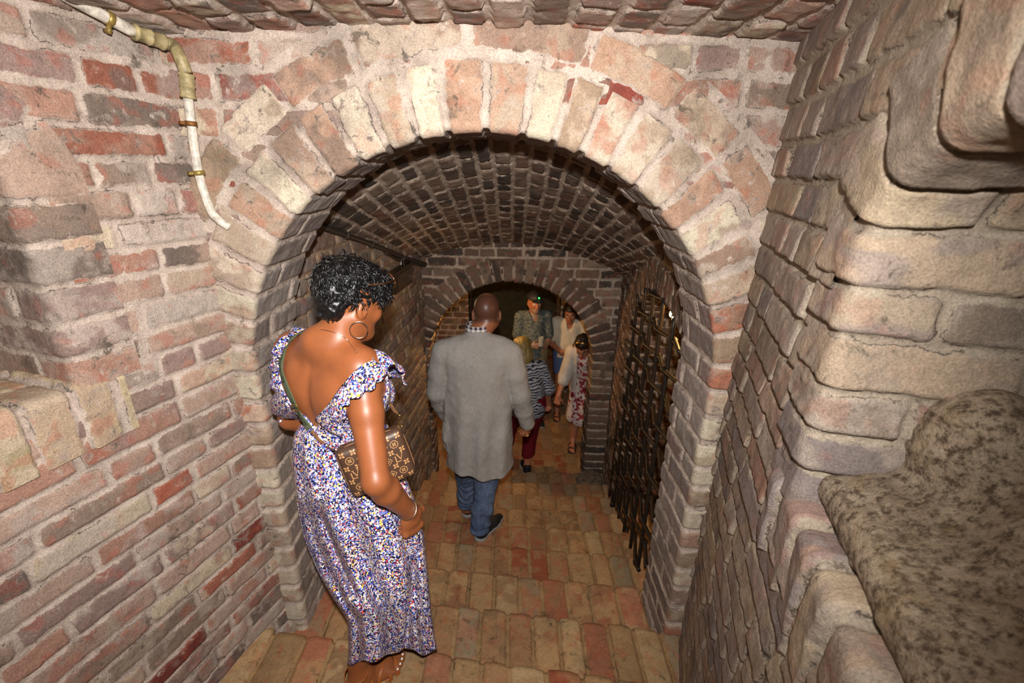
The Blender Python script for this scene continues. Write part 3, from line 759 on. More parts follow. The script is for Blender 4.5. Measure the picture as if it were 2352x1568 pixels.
# ------------------------------------------------------------------ woman in the flower-print dress
from mathutils.bvhtree import BVHTree
def bvh_of(objs):
    V = []; F = []
    for o in objs:
        me = o.data; n = len(V)
        V += [tuple(v.co) for v in me.vertices]; F += [tuple(n + i for i in p_.vertices) for p_ in me.polygons]
    return BVHTree.FromPolygons(V, F)
def cast(tree, u, v, off=0.004, y=1.25):
    d = ray(u, v); h = tree.ray_cast(Vector(CAM), Vector(d).normalized(), 6.0)
    if h[0] is None: return at_y(u, v, y), -unit(d)
    nrm = np.array(h[1]);
    if nrm @ d > 0: nrm = -nrm
    return np.array(h[0]) + nrm * off, nrm
def ribbon(name, pts, nrm, width, thick, mat, parent=None, n=60):
    """flat strap along pts lying on a surface with normals nrm"""
    c = spline(pts, n); m = spline(nrm, n); T = np.gradient(c, axis=0); T /= np.linalg.norm(T, axis=1)[:, None]
    S = np.cross(T, m); S /= np.linalg.norm(S, axis=1)[:, None]; m = np.cross(S, T)
    wd = np.broadcast_to(width, (n,))[:, None] / 2
    prof = [(-1, -.5), (-1, .5), (-.7, .6), (.7, .6), (1, .5), (1, -.5)]
    P = np.stack([c + S * wd * a + m * thick * b for a, b in prof], 1)
    P = np.concatenate([P, P[:, :1]], 1)
    return grid_obj(name, P, mat, parent)

SK_W = srgb(142, 82, 47)
M_DRESS = print_mat('flower_print_cotton', 116,
    ([(0, srgb(245, 238, 226)), (.22, srgb(34, 44, 120)), (.42, srgb(120, 142, 215)), (.56, srgb(240, 196, 60)), (.70, srgb(206, 50, 62)), (.80, srgb(250, 244, 234)), (.93, srgb(228, 150, 140))],
     [(0, srgb(24, 28, 62)), (.31, srgb(240, 234, 226)), (.54, srgb(92, 108, 200)), (.72, srgb(150, 160, 220)), (.80, srgb(16, 18, 36)), (.90, srgb(206, 120, 112))], srgb(238, 172, 30)))
wf, wr = frame(28)
WB = np.array([-.545, 1.265, 0])
gw = lambda x, y, z: WB + x * wr + y * wf + z * Z3
hf_, hr_ = frame(36); hc = np.array([-.474, 1.290, 2.722])
tp = math.radians(-20); hf_w = hf_ * math.cos(tp) + Z3 * math.sin(tp); hu_w = Z3 * math.cos(tp) - hf_ * math.sin(tp)
W = dict(shR=gw(.130, -.010, 2.548), shL=gw(-.165, .0, 2.545), elR=np.array([-.374, 1.052, 2.268]), wrR=np.array([-.318, 1.165, 2.066]),
         elL=np.array([-.775, 1.40, 2.26]), wrL=np.array([-.62, 1.55, 2.10]), anR=np.array([-.570, 1.170, 1.290]), anL=np.array([-.44, 1.40, 1.155]))
def torso_w(vx, inf=0.0):
    vx.cone(gw(-.085, .0, 2.47), gw(.085, .0, 2.47), .105 + inf, .105 + inf, .02, sq=(wf, .80))
    vx.cone(gw(0, .005, 2.44), gw(0, .02, 2.26), .138 + inf, .122 + inf, .06, sq=(wf, .74))
    vx.cone(gw(0, -.03, 2.61), gw(.125, -.012, 2.555), .040 + inf, .048 + inf, .05); vx.cone(gw(0, -.03, 2.61), gw(-.125, -.012, 2.555), .040 + inf, .048 + inf, .05)
    for s_ in (-1, 1):
        vx.ell(gw(.075 * s_, -.075, 2.46), np.array([.052, .026, .075]) + inf, np.array([wr, wf, Z3]), .03)
        vx.ell(gw(.072 * s_, .088, 2.41), np.array([.062, .055, .062]) + inf, np.array([wr, wf, Z3]), .03)
    vx.ell(gw(0, .035, 2.10), np.array([.150, .100, .14]) + inf, np.array([wr, wf, Z3]), .06)
t_woman = thing('person', 'woman with short black curls in a flower print dress, standing on the near step', 'person', (-.545, 1.2, 1.206))
vx = Vox((-.98, .92, 1.19), (-.20, 1.66, 2.84), 0.0046)
torso_w(vx)
vx.shape(lambda P: .007 * np.exp(-(((P - WB) @ wr) / .016) ** 2) * (((P - WB) @ wf) < 0) * sstep(2.30, 2.38, P[:, 2]) * (1 - sstep(2.50, 2.58, P[:, 2])), .05)
vx.cone(np.array([-.512, 1.243, 2.585]), hc + hf_w * -.018 - hu_w * .05, .058, .052, .03)
head(vx, hc, hf_w, hr_, hu_w, sc=.94)
for s_ in ('R', 'L'):
    vx.ell(W['sh' + s_], (.058, .056, .056), None, .04)
    a, b, c_ = W['sh' + s_], W['el' + s_], W['wr' + s_]
    m1 = a + (b - a) * .4; vx.chain([a, m1, b], [.050, .046, .038], .02)
    m2 = b + (c_ - b) * .28; vx.chain([b, m2, c_], [.0385, .041, .0255], .012)
hd_ = unit(np.array([.05, .10, -.95]))
hand(vx, W['wrR'], hd_, np.array([.72, -.68, .1]), np.array([.6, .75, .1]), 1.0, 1.3)
hand(vx, W['wrL'], unit((.5, .5, -.4)), (-.3, .3, .9), (.6, -.6, .2), .95, .5)
for s_, x in (('R', .085), ('L', -.085)):
    hp = gw(x * .9, .04, 2.04); an = W['an' + s_]; kn = (hp + an) / 2 + wf * .06 + wr * (.02 if s_ == 'R' else 0)
    vx.chain([hp, hp + (kn - hp) * .5, kn], [.080, .070, .052], .04); m2 = kn + (an - kn) * .3 - wf * .015
    vx.chain([kn, m2, an], [.054, .054, .033], .02)
fdR = frame(52)[0]; fdL = frame(14)[0]
foot(vx, np.array([-.600, 1.135, 1.222]), fdR, .98, big=1)
foot(vx, np.array([-.452, 1.365, 1.086]), fdL, .98, big=-1)
body = vox_obj('body', vx, M_SKIN, None, head_color(hc, hf_w, hr_, hu_w, SK_W, srgb(130, 62, 56), (.02, .015, .012), .94))
parts = [body]
# white toenails
M_NAIL = plain('nail_polish', srgb(238, 232, 228), .25, bs=0)
lR = np.array([-fdR[1], fdR[0], 0])
for o_, e_ in ((.026, .246), (.008, .242), (-.007, .232), (-.021, .218), (-.034, .201)):
    vn_ = Vox(*( (lambda c: (c - .02, c + .02))(np.array([-.600, 1.135, 1.222]) + fdR * (e_ - .006) + lR * o_ + Z3 * .0185)), .0012)
    vn_.ell(np.array([-.600, 1.135, 1.222]) + fdR * (e_ - .010) * .985 + lR * o_ + Z3 * (.0215 if o_ < .02 else .0245), (.0055 if o_ < .02 else .0085, .0060 if o_ < .02 else .0085, .0022), np.array([lR, fdR, Z3]), 0)
    parts.append(vox_obj('toenail', vn_, M_NAIL, None))
# hair
M_HAIR = plain('black_hair', (.005, .0045, .0045), .36, spec=.38, nscale=160, namp=.5, bs=.4)
def hair_cap(name, mat, h, prims, cutf, curl=0.0, curlf=34, seed=1):
    vx = Vox(prims[0][0] - .2, prims[0][0] + .2, h)
    for c, r, ax in prims: vx.ell(c, np.array(r) * .92, ax, .02)
    if curl: vx.shape(lambda P: curl * (1 - 2 * np.abs(2 * fbm(P, curlf, 2, seed) - 1)) - 0.0, .05)
    if cutf is not None: vx.cut(cutf, .008)
    return vox_obj(name, vx, mat, None)
HX = np.array([hr_, hf_w, hu_w]); gh = lambda x, y, z: hc + .94 * (x * hr_ + y * hf_w + z * hu_w)
def cut_w(P):
    Q = (P - hc) @ HX.T / .94
    face = np.minimum(Q[..., 1] - .052 - .25 * (Q[..., 2] - .06), .022 - Q[..., 2] + .0)     # front below the fringe
    ear = .036 - np.hypot(Q[..., 1] + .002, Q[..., 2] + .022) ; ear = np.minimum(ear, np.abs(Q[..., 0]) - .055)
    neck = -.066 - Q[..., 2]
    return np.maximum(np.maximum(face, ear), neck)
hair = hair_cap('hair', M_HAIR, .0035, [(gh(0, -.018, .045), np.array([.076, .104, .080]), HX), (gh(0, .035, .062), np.array([.070, .072, .050]), HX),
    (gh(0, -.075, -.02), np.array([.062, .034, .056]), HX), (gh(0, -.02, .075), np.array([.064, .085, .046]), HX), (gh(.030, .055, .04), np.array([.042, .042, .048]), HX)], cut_w, -.008, 40)
rs = np.random.RandomState(4)
tv = np.array([v.co[:] for v in hair.data.vertices]); tn = np.array([v.normal[:] for v in hair.data.vertices])
LV_, LF_, nn_ = [], [], 0
for i in rs.choice(len(tv), min(3400, len(tv)), replace=False):
    q = (tv[i] - hc) @ HX.T / .94
    if q[1] > .075 and q[2] < .045: continue
    if q[2] < -.056: continue
    n_ = tn[i]; fl = np.cross(n_, np.cross(np.array(-hu_w + .35 * rs.randn(3) * (.4 + (q[2] > .05))), n_)); fl /= np.linalg.norm(fl) + 1e-6; sd = np.cross(n_, fl)
    ln = (.040 if q[2] > .02 else .018) * (.6 + .7 * rs.rand()); t_ = np.linspace(0, 1, 8); ph = rs.rand() * 6; R_ = (.0055 if q[2] > -.01 else .0016)
    pth = tv[i] - n_ * .006 + fl * (t_ * ln)[:, None] + sd * (R_ * np.sin(ph + t_ * 7))[:, None] + n_ * (-.002 + R_ * np.cos(ph + t_ * 7) + .005 * np.sin(t_ * 3.1) * (q[2] > 0) - .006 * t_)[:, None]
    v_, f_ = tube(None, pth, np.array([.0011, .0022, .0027, .0028, .0026, .0022, .0015, .0005]), None, n=4)
    LV_.append(v_); LF_.append(f_[:28] + nn_); nn_ += len(v_)
curls = link('curls', mesh_from('curls', np.concatenate(LV_), np.concatenate(LF_)), None, M_HAIR); curls.parent = hair
parts.append(hair)
# dress bodice: follows the torso, deep V at the back
vx = Vox((-.84, 1.0, 2.16), (-.28, 1.56, 2.66), 0.0042)
torso_w(vx, .007)
for s_ in ('R', 'L'): vx.ell(W['sh' + s_], (.064, .062, .062), None, .04)
def bod_cut(P):
    Q = P - WB; x = Q @ wr; y = Q @ wf; z = Q[..., 2]
    vneck = (z - (2.345 + 1.12 * np.abs(x + .005) ** 1.0)) * .7
    arm = .040 - np.hypot(np.where(np.abs(x) > .17, .0, 1) + y + .0, (z - 2.50) * .95)
    return np.maximum(np.maximum(vneck, arm), np.maximum(np.abs(x) - .195, 2.20 - z))
vx.cut(bod_cut)
vx.shape(lambda P: 0.003 * (fbm(P, 40, 2, 8) - .5), .03)
bod = vox_obj('bodice', vx, M_DRESS, None)
# skirt
prof = np.array([[975, 690, 890, .085], [1000, 674, 902, .103], [1050, 671, 918, .112], [1090, 675, 930, .118], [1150, 682, 953, .125], [1200, 692, 968, .132], [1240, 702, 975, .135], [1300, 728, 981, .135], [1370, 768, 987, .13], [1412, 800, 991, .125], [1470, 801, 998, .120], [1500, 798, 1004, .118]])
ns, nt_ = 150, 200
vr = np.linspace(975, 1500, ns); th = np.linspace(0, 2 * np.pi, nt_, endpoint=False)
xl_ = np.interp(vr, prof[:, 0], prof[:, 1]); xr_ = np.interp(vr, prof[:, 0], prof[:, 2]); hd = np.interp(vr, prof[:, 0], prof[:, 3])
for _ in range(6):
    xl_[1:-1] = (xl_[:-2] + 2 * xl_[1:-1] + xl_[2:]) / 4
P = np.zeros((nt_, ns, 3))
for j, v in enumerate(vr):
    s_ = j / (ns - 1); mid = (xl_[j] + xr_[j]) / 2; hw = (xr_[j] - xl_[j]) / 2
    cx_ = np.cos(th); sn = np.sin(th)
    px = mid + hw * np.sign(cx_) * np.abs(cx_) ** .9
    fold = (.006 + .026 * s_) * np.sin(th * 7 + 1.3 + 2.0 * s_) + (.004 + .010 * s_) * np.sin(th * 15 + 3.1 * s_)
    c1 = np.interp(v, [1165, 1350], [735, 812]); k1 = np.exp(-((px - c1) / 9) ** 2) * ((v > 1150) & (v < 1365))
    c2 = np.interp(v, [1225, 1500], [958, 932]); k2 = np.exp(-((px - c2) / 10) ** 2) * sstep(1225, 1320, v)
    step = .085 * sstep(-8, 8, c1 - px) * sstep(1140, 1200, v) * (1 - sstep(1290, 1350, v))
    ynear = 1.272 - (hd[j] + .065 * sstep(1270, 1400, v) * (1 - sstep(850, 930, px))) * np.maximum(sn, 0) ** (.8 - .4 * sstep(1250, 1400, v)) + (.03 * k1 + .035 * k2 + step) * (sn > 0) + fold * (sn > -.2) * np.abs(sn)
    yfar = 1.272 + hd[j] * np.maximum(-sn, 0) ** .8 + fold * .6
    Yv_ = np.where(sn >= 0, ynear, yfar)
    hem = s_ ** 3 * (np.interp(px, [800, 850, 900, 928, 936, 970, 1004], [24, 20, 4, -14, -8, 2, -6]) + 4 * np.sin(px / 9.0)) - 55 * s_ * 0
    for i in range(nt_): P[i, j] = at_y(px[i], v + hem[i], Yv_[i])
skirt = grid_obj('skirt', P, M_DRESS, None, closed_u=True, thick=.002)
parts += [bod, skirt]
# flutter sleeves: gathered frill running from the V over the shoulder, laid on the body
tree = bvh_of([body])
def frill(inner, outer, front, y0, ph):
    a_ = [cast(tree, *q, .007, y0)[0] for q in inner]; b_ = []
    for q in outer:
        p_, n_ = cast(tree, *q, .014, y0); b_.append(p_)
    a_ += [f[0] for f in front]; b_ += [f[1] for f in front]
    A_ = spline(a_, 110); B_ = spline(b_, 110); nb = 12; P = np.zeros((110, nb, 3))
    T = np.gradient(B_, axis=0); T /= np.linalg.norm(T, axis=1)[:, None]
    up_ = np.cross(T, B_ - A_); up_ /= np.linalg.norm(up_, axis=1)[:, None]
    cen = WB + Z3 * 2.45
    up_ *= np.sign(((A_ + B_) / 2 - cen) @ np.ones(3) * 0 + np.einsum('ij,ij->i', up_, (A_ + B_) / 2 - cen))[:, None]
    for j, t_ in enumerate(np.linspace(0, 1, nb)):
        q = np.arange(110) / 109
        wv = (.007 * np.sin(q * 44 + ph) + .004 * np.sin(q * 71 + 1)) * t_ ** 1.2 + .016 * math.sin(t_ * 3.14) * (0.4 + 0.6 * q) + .008 * t_
        P[:, j] = A_ + (B_ - A_) * (t_ * (1 + .06 * np.sin(q * 60 + ph)[:, None] * t_)) + up_ * wv[:, None]
    return grid_obj('sleeve', P, M_DRESS, None, thick=.002)
parts.append(frill([(728, 960), (756, 928), (785, 888), (812, 856), (836, 836), (853, 827)], [(792, 984), (806, 950), (812, 924), (836, 905), (858, 880), (886, 858)],
    [(gw(.115, .045, 2.585), gw(.215, .03, 2.555)), (gw(.10, .10, 2.53), gw(.19, .09, 2.50)), (gw(.08, .15, 2.44), gw(.165, .13, 2.43))], 1.2, 0.4))
parts.append(frill([(700, 968), (674, 937), (654, 899), (644, 856), (650, 818), (672, 786)], [(652, 968), (642, 935), (632, 890), (629, 852), (636, 815), (660, 788)],
    [(gw(-.11, .03, 2.60), gw(-.19, .03, 2.58)), (gw(-.10, .10, 2.55), gw(-.19, .09, 2.52)), (gw(-.08, .15, 2.46), gw(-.165, .13, 2.45))], 1.33, 1.4))
# sandals
M_TAN = plain('tan_leather', srgb(150, 84, 34), .5, namp=.15)
def sandal(heel, d, big):
    d = unit(d); l = np.array([-d[1], d[0], 0]) * big; h = np.array(heel)
    vx = Vox(np.minimum(h, h + d * .26) - .12, np.maximum(h, h + d * .26) + .12, .004)
    vx.cone(h + d * .03 - Z3 * .008, h + d * .20 - Z3 * .008 + l * .004, .034, .042, .02, sq=(Z3, .22))
    sole = vox_obj('sandal', vx, M_TAN, None)
    def arcs(e0, e1, hgt, wd, name='strap'):
        t_ = np.linspace(0, np.pi, 9); pts_ = [h + d * (e0 + (e1 - e0) * k_ / 8) + l * .044 * math.cos(a) + Z3 * (hgt * math.sin(a) ** .7 - .006) for k_, a in enumerate(t_)]
        nr_ = [l * math.cos(a) + Z3 * math.sin(a) for a in t_]
        s_ = ribbon(name, pts_, nr_, wd, .003, M_TAN, None, 30); s_.parent = sole
    arcs(.20, .185, .036, .016); arcs(.175, .155, .046, .014); arcs(.185, .10, .062, .014); arcs(.12, .075, .075, .014)
    an = h + d * .045 + Z3 * .085
    a_ = np.linspace(0, 2 * np.pi, 16); pts_ = [an + .043 * (d * math.cos(q) + l * math.sin(q)) for q in a_]
    s_ = ribbon('ankle_strap', pts_, [(d * math.cos(q) + l * math.sin(q)) for q in a_], .012, .003, M_TAN, None, 40); s_.parent = sole
    return sole
parts += [sandal((-.600, 1.135, 1.222), fdR, 1), sandal((-.452, 1.365, 1.086), fdL, -1)]
# jewellery and sunglasses
M_SILVER = plain('silver', srgb(225, 215, 205), .2, 1.0, bs=0, namp=.05); M_GOLD = plain('gold', srgb(225, 180, 90), .22, 1.0, bs=0, namp=.05)
ec = gh(.084, -.016, -.078); q_ = np.linspace(0, 2 * np.pi, 40, endpoint=False)
ev = unit(np.array([.95, .32, 0])); pts_ = [ec + .024 * (math.cos(a) * ev + math.sin(a) * Z3) for a in q_]
parts.append(tube('hoop_earring', pts_, .0013, M_SILVER, None, 6, True))
tree = bvh_of([body])
px_ = [(737, 757), (752, 759), (770, 764), (786, 771), (800, 784), (812, 799), (822, 811)]
pts_ = [cast(tree, *q, .0015)[0] for q in px_]
pts_ += [gw(.075, .07, 2.545), gw(.0, .115, 2.50), gw(-.075, .07, 2.55)]
parts.append(tube('necklace', spline(pts_ + [pts_[0]], 80), .0011, M_SILVER, None, 5))
ax = unit(W['wrR'] - W['elR']); e1 = unit(np.cross(ax, (.2, 1, .1))); e2 = np.cross(ax, e1); wc = W['wrR'] - ax * .022
parts.append(tube('bracelet', [wc + .031 * (math.cos(a) * e1 + math.sin(a) * e2) + ax * .010 * math.sin(a + .6) for a in q_], .0017, M_SILVER, None, 6, True))
M_LENS = plain('sunglass_lens', (.02, .015, .012), .08, spec=.8, bs=0); M_TORT = plain('tortoiseshell', srgb(74, 42, 20), .2, spec=.6, nscale=60, namp=.6, bs=0)
glasses = []
for s_ in (-1, 1):
    c = gh(.034 * s_, .098, .088); a_ = np.linspace(0, 2 * np.pi, 24, endpoint=False); uu_ = unit(hu_w * .75 - hf_w * .5)
    rim = tube('sunglasses' if s_ < 0 else 'rim', [c + .031 * math.cos(a) * hr_ + .025 * math.sin(a) * uu_ for a in a_], .0028, M_TORT, None, 6, True)
    lens = grid_obj('lens', np.array([[c + k * (.030 * math.cos(a) * hr_ + .024 * math.sin(a) * uu_) for k in (0.02, 1)] for a in np.append(a_, a_[0])]), M_LENS, None, thick=.002)
    glasses += [rim, lens]
    glasses.append(tube('temple', [c + .031 * s_ * hr_ + .004 * hu_w, gh(.080 * s_, .05, .075), gh(.092 * s_, -.02, .06)], .0022, M_TORT, None, 6))
for o_ in glasses[1:]: o_.parent = glasses[0]
parts.append(glasses[0])
parent_at(t_woman, parts)

# ------------------------------------------------------------------ her handbag on a webbing strap
def bag():
    K = dict(TL=at_y(772, 1034, 1.105), TR=at_y(926, 972, 1.165), BR=at_y(945, 1086, 1.155), BL=at_y(815, 1134, 1.095))
    c = sum(K.values()) / 4; ux = unit(K['TR'] - K['TL'] + K['BR'] - K['BL']); uz = K['TL'] + K['TR'] - K['BL'] - K['BR']; uz = unit(uz - ux * (uz @ ux)); uy = np.cross(uz, ux)
    hw = (np.linalg.norm(K['TR'] - K['TL']) + np.linalg.norm(K['BR'] - K['BL'])) / 4 + .006; hh = np.linalg.norm((K['TL'] + K['TR'] - K['BL'] - K['BR']) / 2) / 2 + .004
    return c, ux, uy, uz, hw, hh
bc, bx_, by_, bz_, bw, bh = bag()
if by_[1] > 0: by_ = -by_          # by_ points to the camera side
t_bag = thing('handbag', 'small brown monogram handbag hanging behind the right arm of the woman in the flower dress', 'handbag', tuple(bc - bz_ * bh))
M_BAG = plain('brown_coated_canvas', srgb(70, 48, 36), .45, spec=.45, nscale=300, namp=.12, bs=.1); M_PRINT = plain('monogram_tan', srgb(176, 130, 82), .5, bs=0, namp=.08); M_PIPE = plain('bag_piping', srgb(120, 84, 56), .45, bs=0)
vx = Vox(bc - .17, bc + .17, .0024)
bax = np.array([bx_, bz_, by_])
vx.box(bc, (bw - .022, bh - .022, .007), bax, .020, 0)
vx.shape(lambda P: -.010 * np.clip(1 - ((P - bc) @ bx_ / bw) ** 2, 0, 1) * np.clip(1 - ((P - bc) @ bz_ / bh) ** 2, 0, 1) * (np.abs((P - bc) @ by_) > .012), .03)
bo = vox_obj('pouch', vx, M_BAG, None)
bt = bvh_of([bo])
def on_bag(x, z, off=.0007):
    o = bc + bx_ * x + bz_ * z + by_ * .1; h = bt.ray_cast(Vector(o), Vector(-by_), .2)
    return (np.array(h[0]) + by_ * off) if h[0] is not None else None
mV, mF = [], []
def poly(cx, cz, pts2):
    q = [on_bag(cx + a * MS, cz + b * MS) for a, b in pts2]
    if any(x is None for x in q): return
    n = len(mV); mV.extend(q); mF.append(tuple(range(n, n + len(q))))
def bar(cx, cz, a, b, t_):
    a = np.array(a, float); b = np.array(b, float); d = unit(b - a); s_ = np.array([-d[1], d[0]]) * t_ / 2
    poly(cx, cz, [a + s_, a - s_, b - s_, b + s_])
def petals(cx, cz, R, rot, n_=4, sharp=True):
    for k in range(n_):
        a = rot + k * 2 * math.pi / n_; d = np.array([math.cos(a), math.sin(a)]); s_ = np.array([-d[1], d[0]])
        pr = [(.12, .0), (.35, .22), (.62, .30), (1.0, .0), (.62, -.30), (.35, -.22)] if sharp else [(.1, 0), (.3, .2), (.55, .27), (.8, .2), (.9, 0), (.8, -.2), (.55, -.27), (.3, -.2)]
        poly(cx, cz, [d * R * p_ + s_ * R * q_ for p_, q_ in pr])
def outline(cx, cz, fn, n_, t_):
    pp = [np.array(fn(2 * math.pi * k / n_)) for k in range(n_ + 1)]
    for a, b in zip(pp[:-1], pp[1:]): bar(cx, cz, a, b, t_)
sp = .032; MS = 1.2
for zi in range(-3, 4):
    for xi in range(-5, 6):
        x = xi * sp + (sp / 2 if zi % 2 else 0); z = zi * sp * .68
        if abs(x) > bw - .016 or abs(z) > bh - .016: continue
        kd = (xi + zi + 2) % 4 if zi % 2 == 0 else 5
        if kd == 5: petals(x, z, .0085, math.pi / 4)
        elif kd == 0:
            bar(x, z, (-.008, .005), (-.008, -.010), .0022); bar(x, z, (-.009, -.010), (.004, -.010), .0020)
            bar(x, z, (-.003, .010), (.0035, -.006), .0022); bar(x, z, (.0035, -.006), (.010, .010), .0013); bar(x, z, (-.006, .010), (0, .010), .0012); bar(x, z, (.007, .010), (.012, .010), .0012); bar(x, z, (-.010, .005), (-.006, .005), .0012)
        elif kd == 2:
            outline(x, z, lambda a: (.0092 * math.cos(a), .0092 * math.sin(a)), 20, .0015); petals(x, z, .0062, math.pi / 4, 4, False)
        else:
            outline(x, z, lambda a: ((.0100 - .003 * abs(math.sin(2 * a))) * math.cos(a), (.0100 - .003 * abs(math.sin(2 * a))) * math.sin(a)), 20, .0014); petals(x, z, .0052, 0)
me = bpy.data.meshes.new('monogram_print'); me.from_pydata([tuple(x) for x in mV], [], mF); me.update()
mp_ = link('monogram_print', me, None, M_PRINT); mp_.parent = bo
q_ = np.linspace(0, 2 * np.pi, 64, endpoint=False)
se = lambda a, e_: math.copysign(abs(a) ** e_, a)
pip = tube('piping', [bc + bx_ * (bw - .001) * se(math.cos(a), .38) + bz_ * (bh - .001) * se(math.sin(a), .38) + by_ * .009 for a in q_], .0018, M_PIPE, None, 6, True); pip.parent = bo
zp = tube('zip', [bc + bx_ * x + bz_ * (bh - .004) + by_ * .002 for x in np.linspace(-bw + .02, bw - .02, 12)], .0025, M_GOLD, None, 6)
M_WEB = cloth_mat('green_webbing', srgb(84, 92, 68), srgb(66, 74, 54), (500, 500, 500)); M_WEBT = plain('webbing_letters', srgb(40, 46, 34), .8, bs=0)
tree = bvh_of([body, bod, skirt] + [o_ for o_ in parts if o_.name.startswith('sleeve')])
px_ = [(706, 768), (682, 774), (662, 794), (652, 822), (651, 850), (661, 882), (677, 919), (693, 948), (714, 984)]
cs = [cast(tree, *q, .007, 1.30) for q in px_]
def drop(q):
    h = tree.ray_cast(Vector(q), Vector((0, 0, -1)), 1.0); return (np.array(h[0]) + Z3 * .006, unit(np.array(h[1]) + Z3 * .5)) if h[0] is not None else (np.array(q), Z3)
cs = [drop(gw(-.105, .085, 2.9)), drop(gw(-.112, .03, 2.9))] + cs[1:]
strap = ribbon('strap', [c[0] for c in cs], [c[1] for c in cs], .021, .003, M_WEB, None, 80)
cs2 = [cast(tree, *q, .005, 1.13) for q in [(718, 989), (735, 1008), (755, 1024)]] + [(bc - bx_ * (bw - .004) + bz_ * (bh - .006) + by_ * .004, by_)]
tab = ribbon('strap_tab', [c[0] for c in cs2], [c[1] for c in cs2], .010, .003, M_PIPE, None, 30); tab.parent = strap
# lettering woven into the strap
def strap_text(txt, f0, f1):
    c = spline([c_[0] for c_ in cs], 200); n_ = spline([c_[1] for c_ in cs], 200)
    V_, F_ = [], []
    G = dict(L=['100', '100', '100', '100', '111'], O=['111', '101', '101', '101', '111'], U=['101', '101', '101', '101', '111'], I=['010', '010', '010', '010', '010'], S=['111', '100', '111', '001', '111'], V=['101', '101', '101', '101', '010'], T=['111', '010', '010', '010', '010'], N=['101', '111', '111', '111', '101'])
    for k, ch in enumerate(txt):
        if ch == ' ': continue
        i0 = f0 + (f1 - f0) * k / len(txt); st = (f1 - f0) / len(txt) / 4.2
        for r_ in range(5):
            for q in range(3):
                if G[ch][r_][q] != '1': continue
                i = int((i0 + q * st) * 199); i = min(max(i, 1), 198); T = unit(c[i + 1] - c[i - 1]); S_ = unit(np.cross(T, n_[i])); m_ = np.cross(S_, T)
                o = c[i] + m_ * .0024 + S_ * (.0052 - .0026 * r_); hs = st * 199 * np.linalg.norm(c[i + 1] - c[i]) * .5
                n0 = len(V_); V_ += [o + T * a * hs + S_ * b * .0013 for a, b in ((-1, -1), (1, -1), (1, 1), (-1, 1))]; F_.append((n0, n0 + 1, n0 + 2, n0 + 3))
    me = bpy.data.meshes.new('woven_letters'); me.from_pydata([tuple(v) for v in V_], [], F_); me.update()
    o = link('woven_letters', me, None, M_WEBT); o.parent = strap
strap_text('LOUIS VUITTON', .42, .66); strap_text('LOUIS VUITTON', .76, .98)
bp, bn = cast(tree, 684, 932, .010, 1.2); T = unit(cs[9][0] - cs[7][0]); S_ = unit(np.cross(T, bn)); 
buckle = tube('buckle', [bp + T * .011 * se(math.cos(a), .3) + S_ * .014 * se(math.sin(a), .3) for a in q_], .0014, M_GOLD, None, 6, True)
buckle.parent = strap
cl = at_y(920, 966, 1.172)
clip = tube('clip', [cl + (np.array([.2, 0, -1]) * math.cos(a) * .019 + np.array([1, .1, .2]) * math.sin(a) * .007) for a in np.linspace(0, 2 * np.pi, 24, endpoint=False)], .0016, M_GOLD, None, 6, True)
s2 = ribbon('front_strap', [gw(-.10, .18, 2.52), gw(.03, .205, 2.38), at_y(897, 925, 1.27), at_y(911, 950, 1.20)], [wf, wf, (.6, -.5, .4), (.6, -.7, .3)], .012, .003, M_PIPE, None, 30); s2.parent = strap
parent_at(t_bag, [bo, zp, strap, clip])

# ------------------------------------------------------------------ pipes and fittings
def on_left(u, v, off):          # point on the left wall of the bay, off metres in front of it
    d = ray(u, v); t = (LN @ (np.array([-1.0, 1.5, 0]) - CAM) + off) / (LN @ d); return CAM + d * t
def on_tl(u, v, off):
    d = ray(u, v); t = (nl @ (Ol - CAM) + off) / (nl @ d); return CAM + d * t
def on_tr(u, v, off):
    d = ray(u, v); t = (nrr @ (Or - CAM) + off) / (nrr @ d); return CAM + d * t
def ring(name, pts, r, mat, n=12): return tube(name, pts, r, mat, None, n)
M_PVC = plain('weathered_white_conduit', srgb(196, 188, 174), .45, nscale=45, namp=.45); M_PVCT = plain('yellowed_fitting', srgb(150, 136, 98), .5, nscale=45, namp=.5)
M_RUST = plain('rusty_clip', srgb(120, 78, 40), .6, .4, nscale=90, namp=.5); M_BRASS = plain('brass_clip', srgb(150, 128, 70), .45, .5, nscale=90, namp=.3)
t_ = thing('conduit_pipe', 'white conduit pipe with yellowed elbow bending down the corner left of the big arch', 'pipe', tuple(at_y(440, 290, 1.44)))
ps = []
A0, A1, A2 = on_left(60, -58, .035), on_left(305, 72, .035), on_left(378, 98, .04)
B0, B1, B2, B3, B4, B5 = at_y(428, 168, 1.455), at_y(432, 226, 1.455), at_y(440, 290, 1.46), at_y(456, 396, 1.46), at_y(482, 478, 1.465), at_y(527, 522, 1.49)
ps.append(ring('pipe', spline([A0, (A0 + A1) / 2, A1], 16), .0145, M_PVC))
ps.append(ring('pipe', spline([B1, B2, B3, B4, (B4 + B5) / 2 + np.array([-.005, 0, -.006]), B5], 40), .0125, M_PVC))
ps.append(ring('elbow', spline([A2, A2 + (A2 - A1) * .3, at_y(412, 128, 1.45), B0], 24), .0165, M_PVCT))
for a, b in ((A1, A2), (B0, B1)):
    ps.append(ring('coupling', [a + (b - a) * q for q in (0, .02, .10, .14, .45, .47, .53, .55, .86, .9, .98, 1)], [.014, .021, .021, .0185, .0185, .0205, .0205, .0185, .0185, .021, .021, .014], M_PVCT))
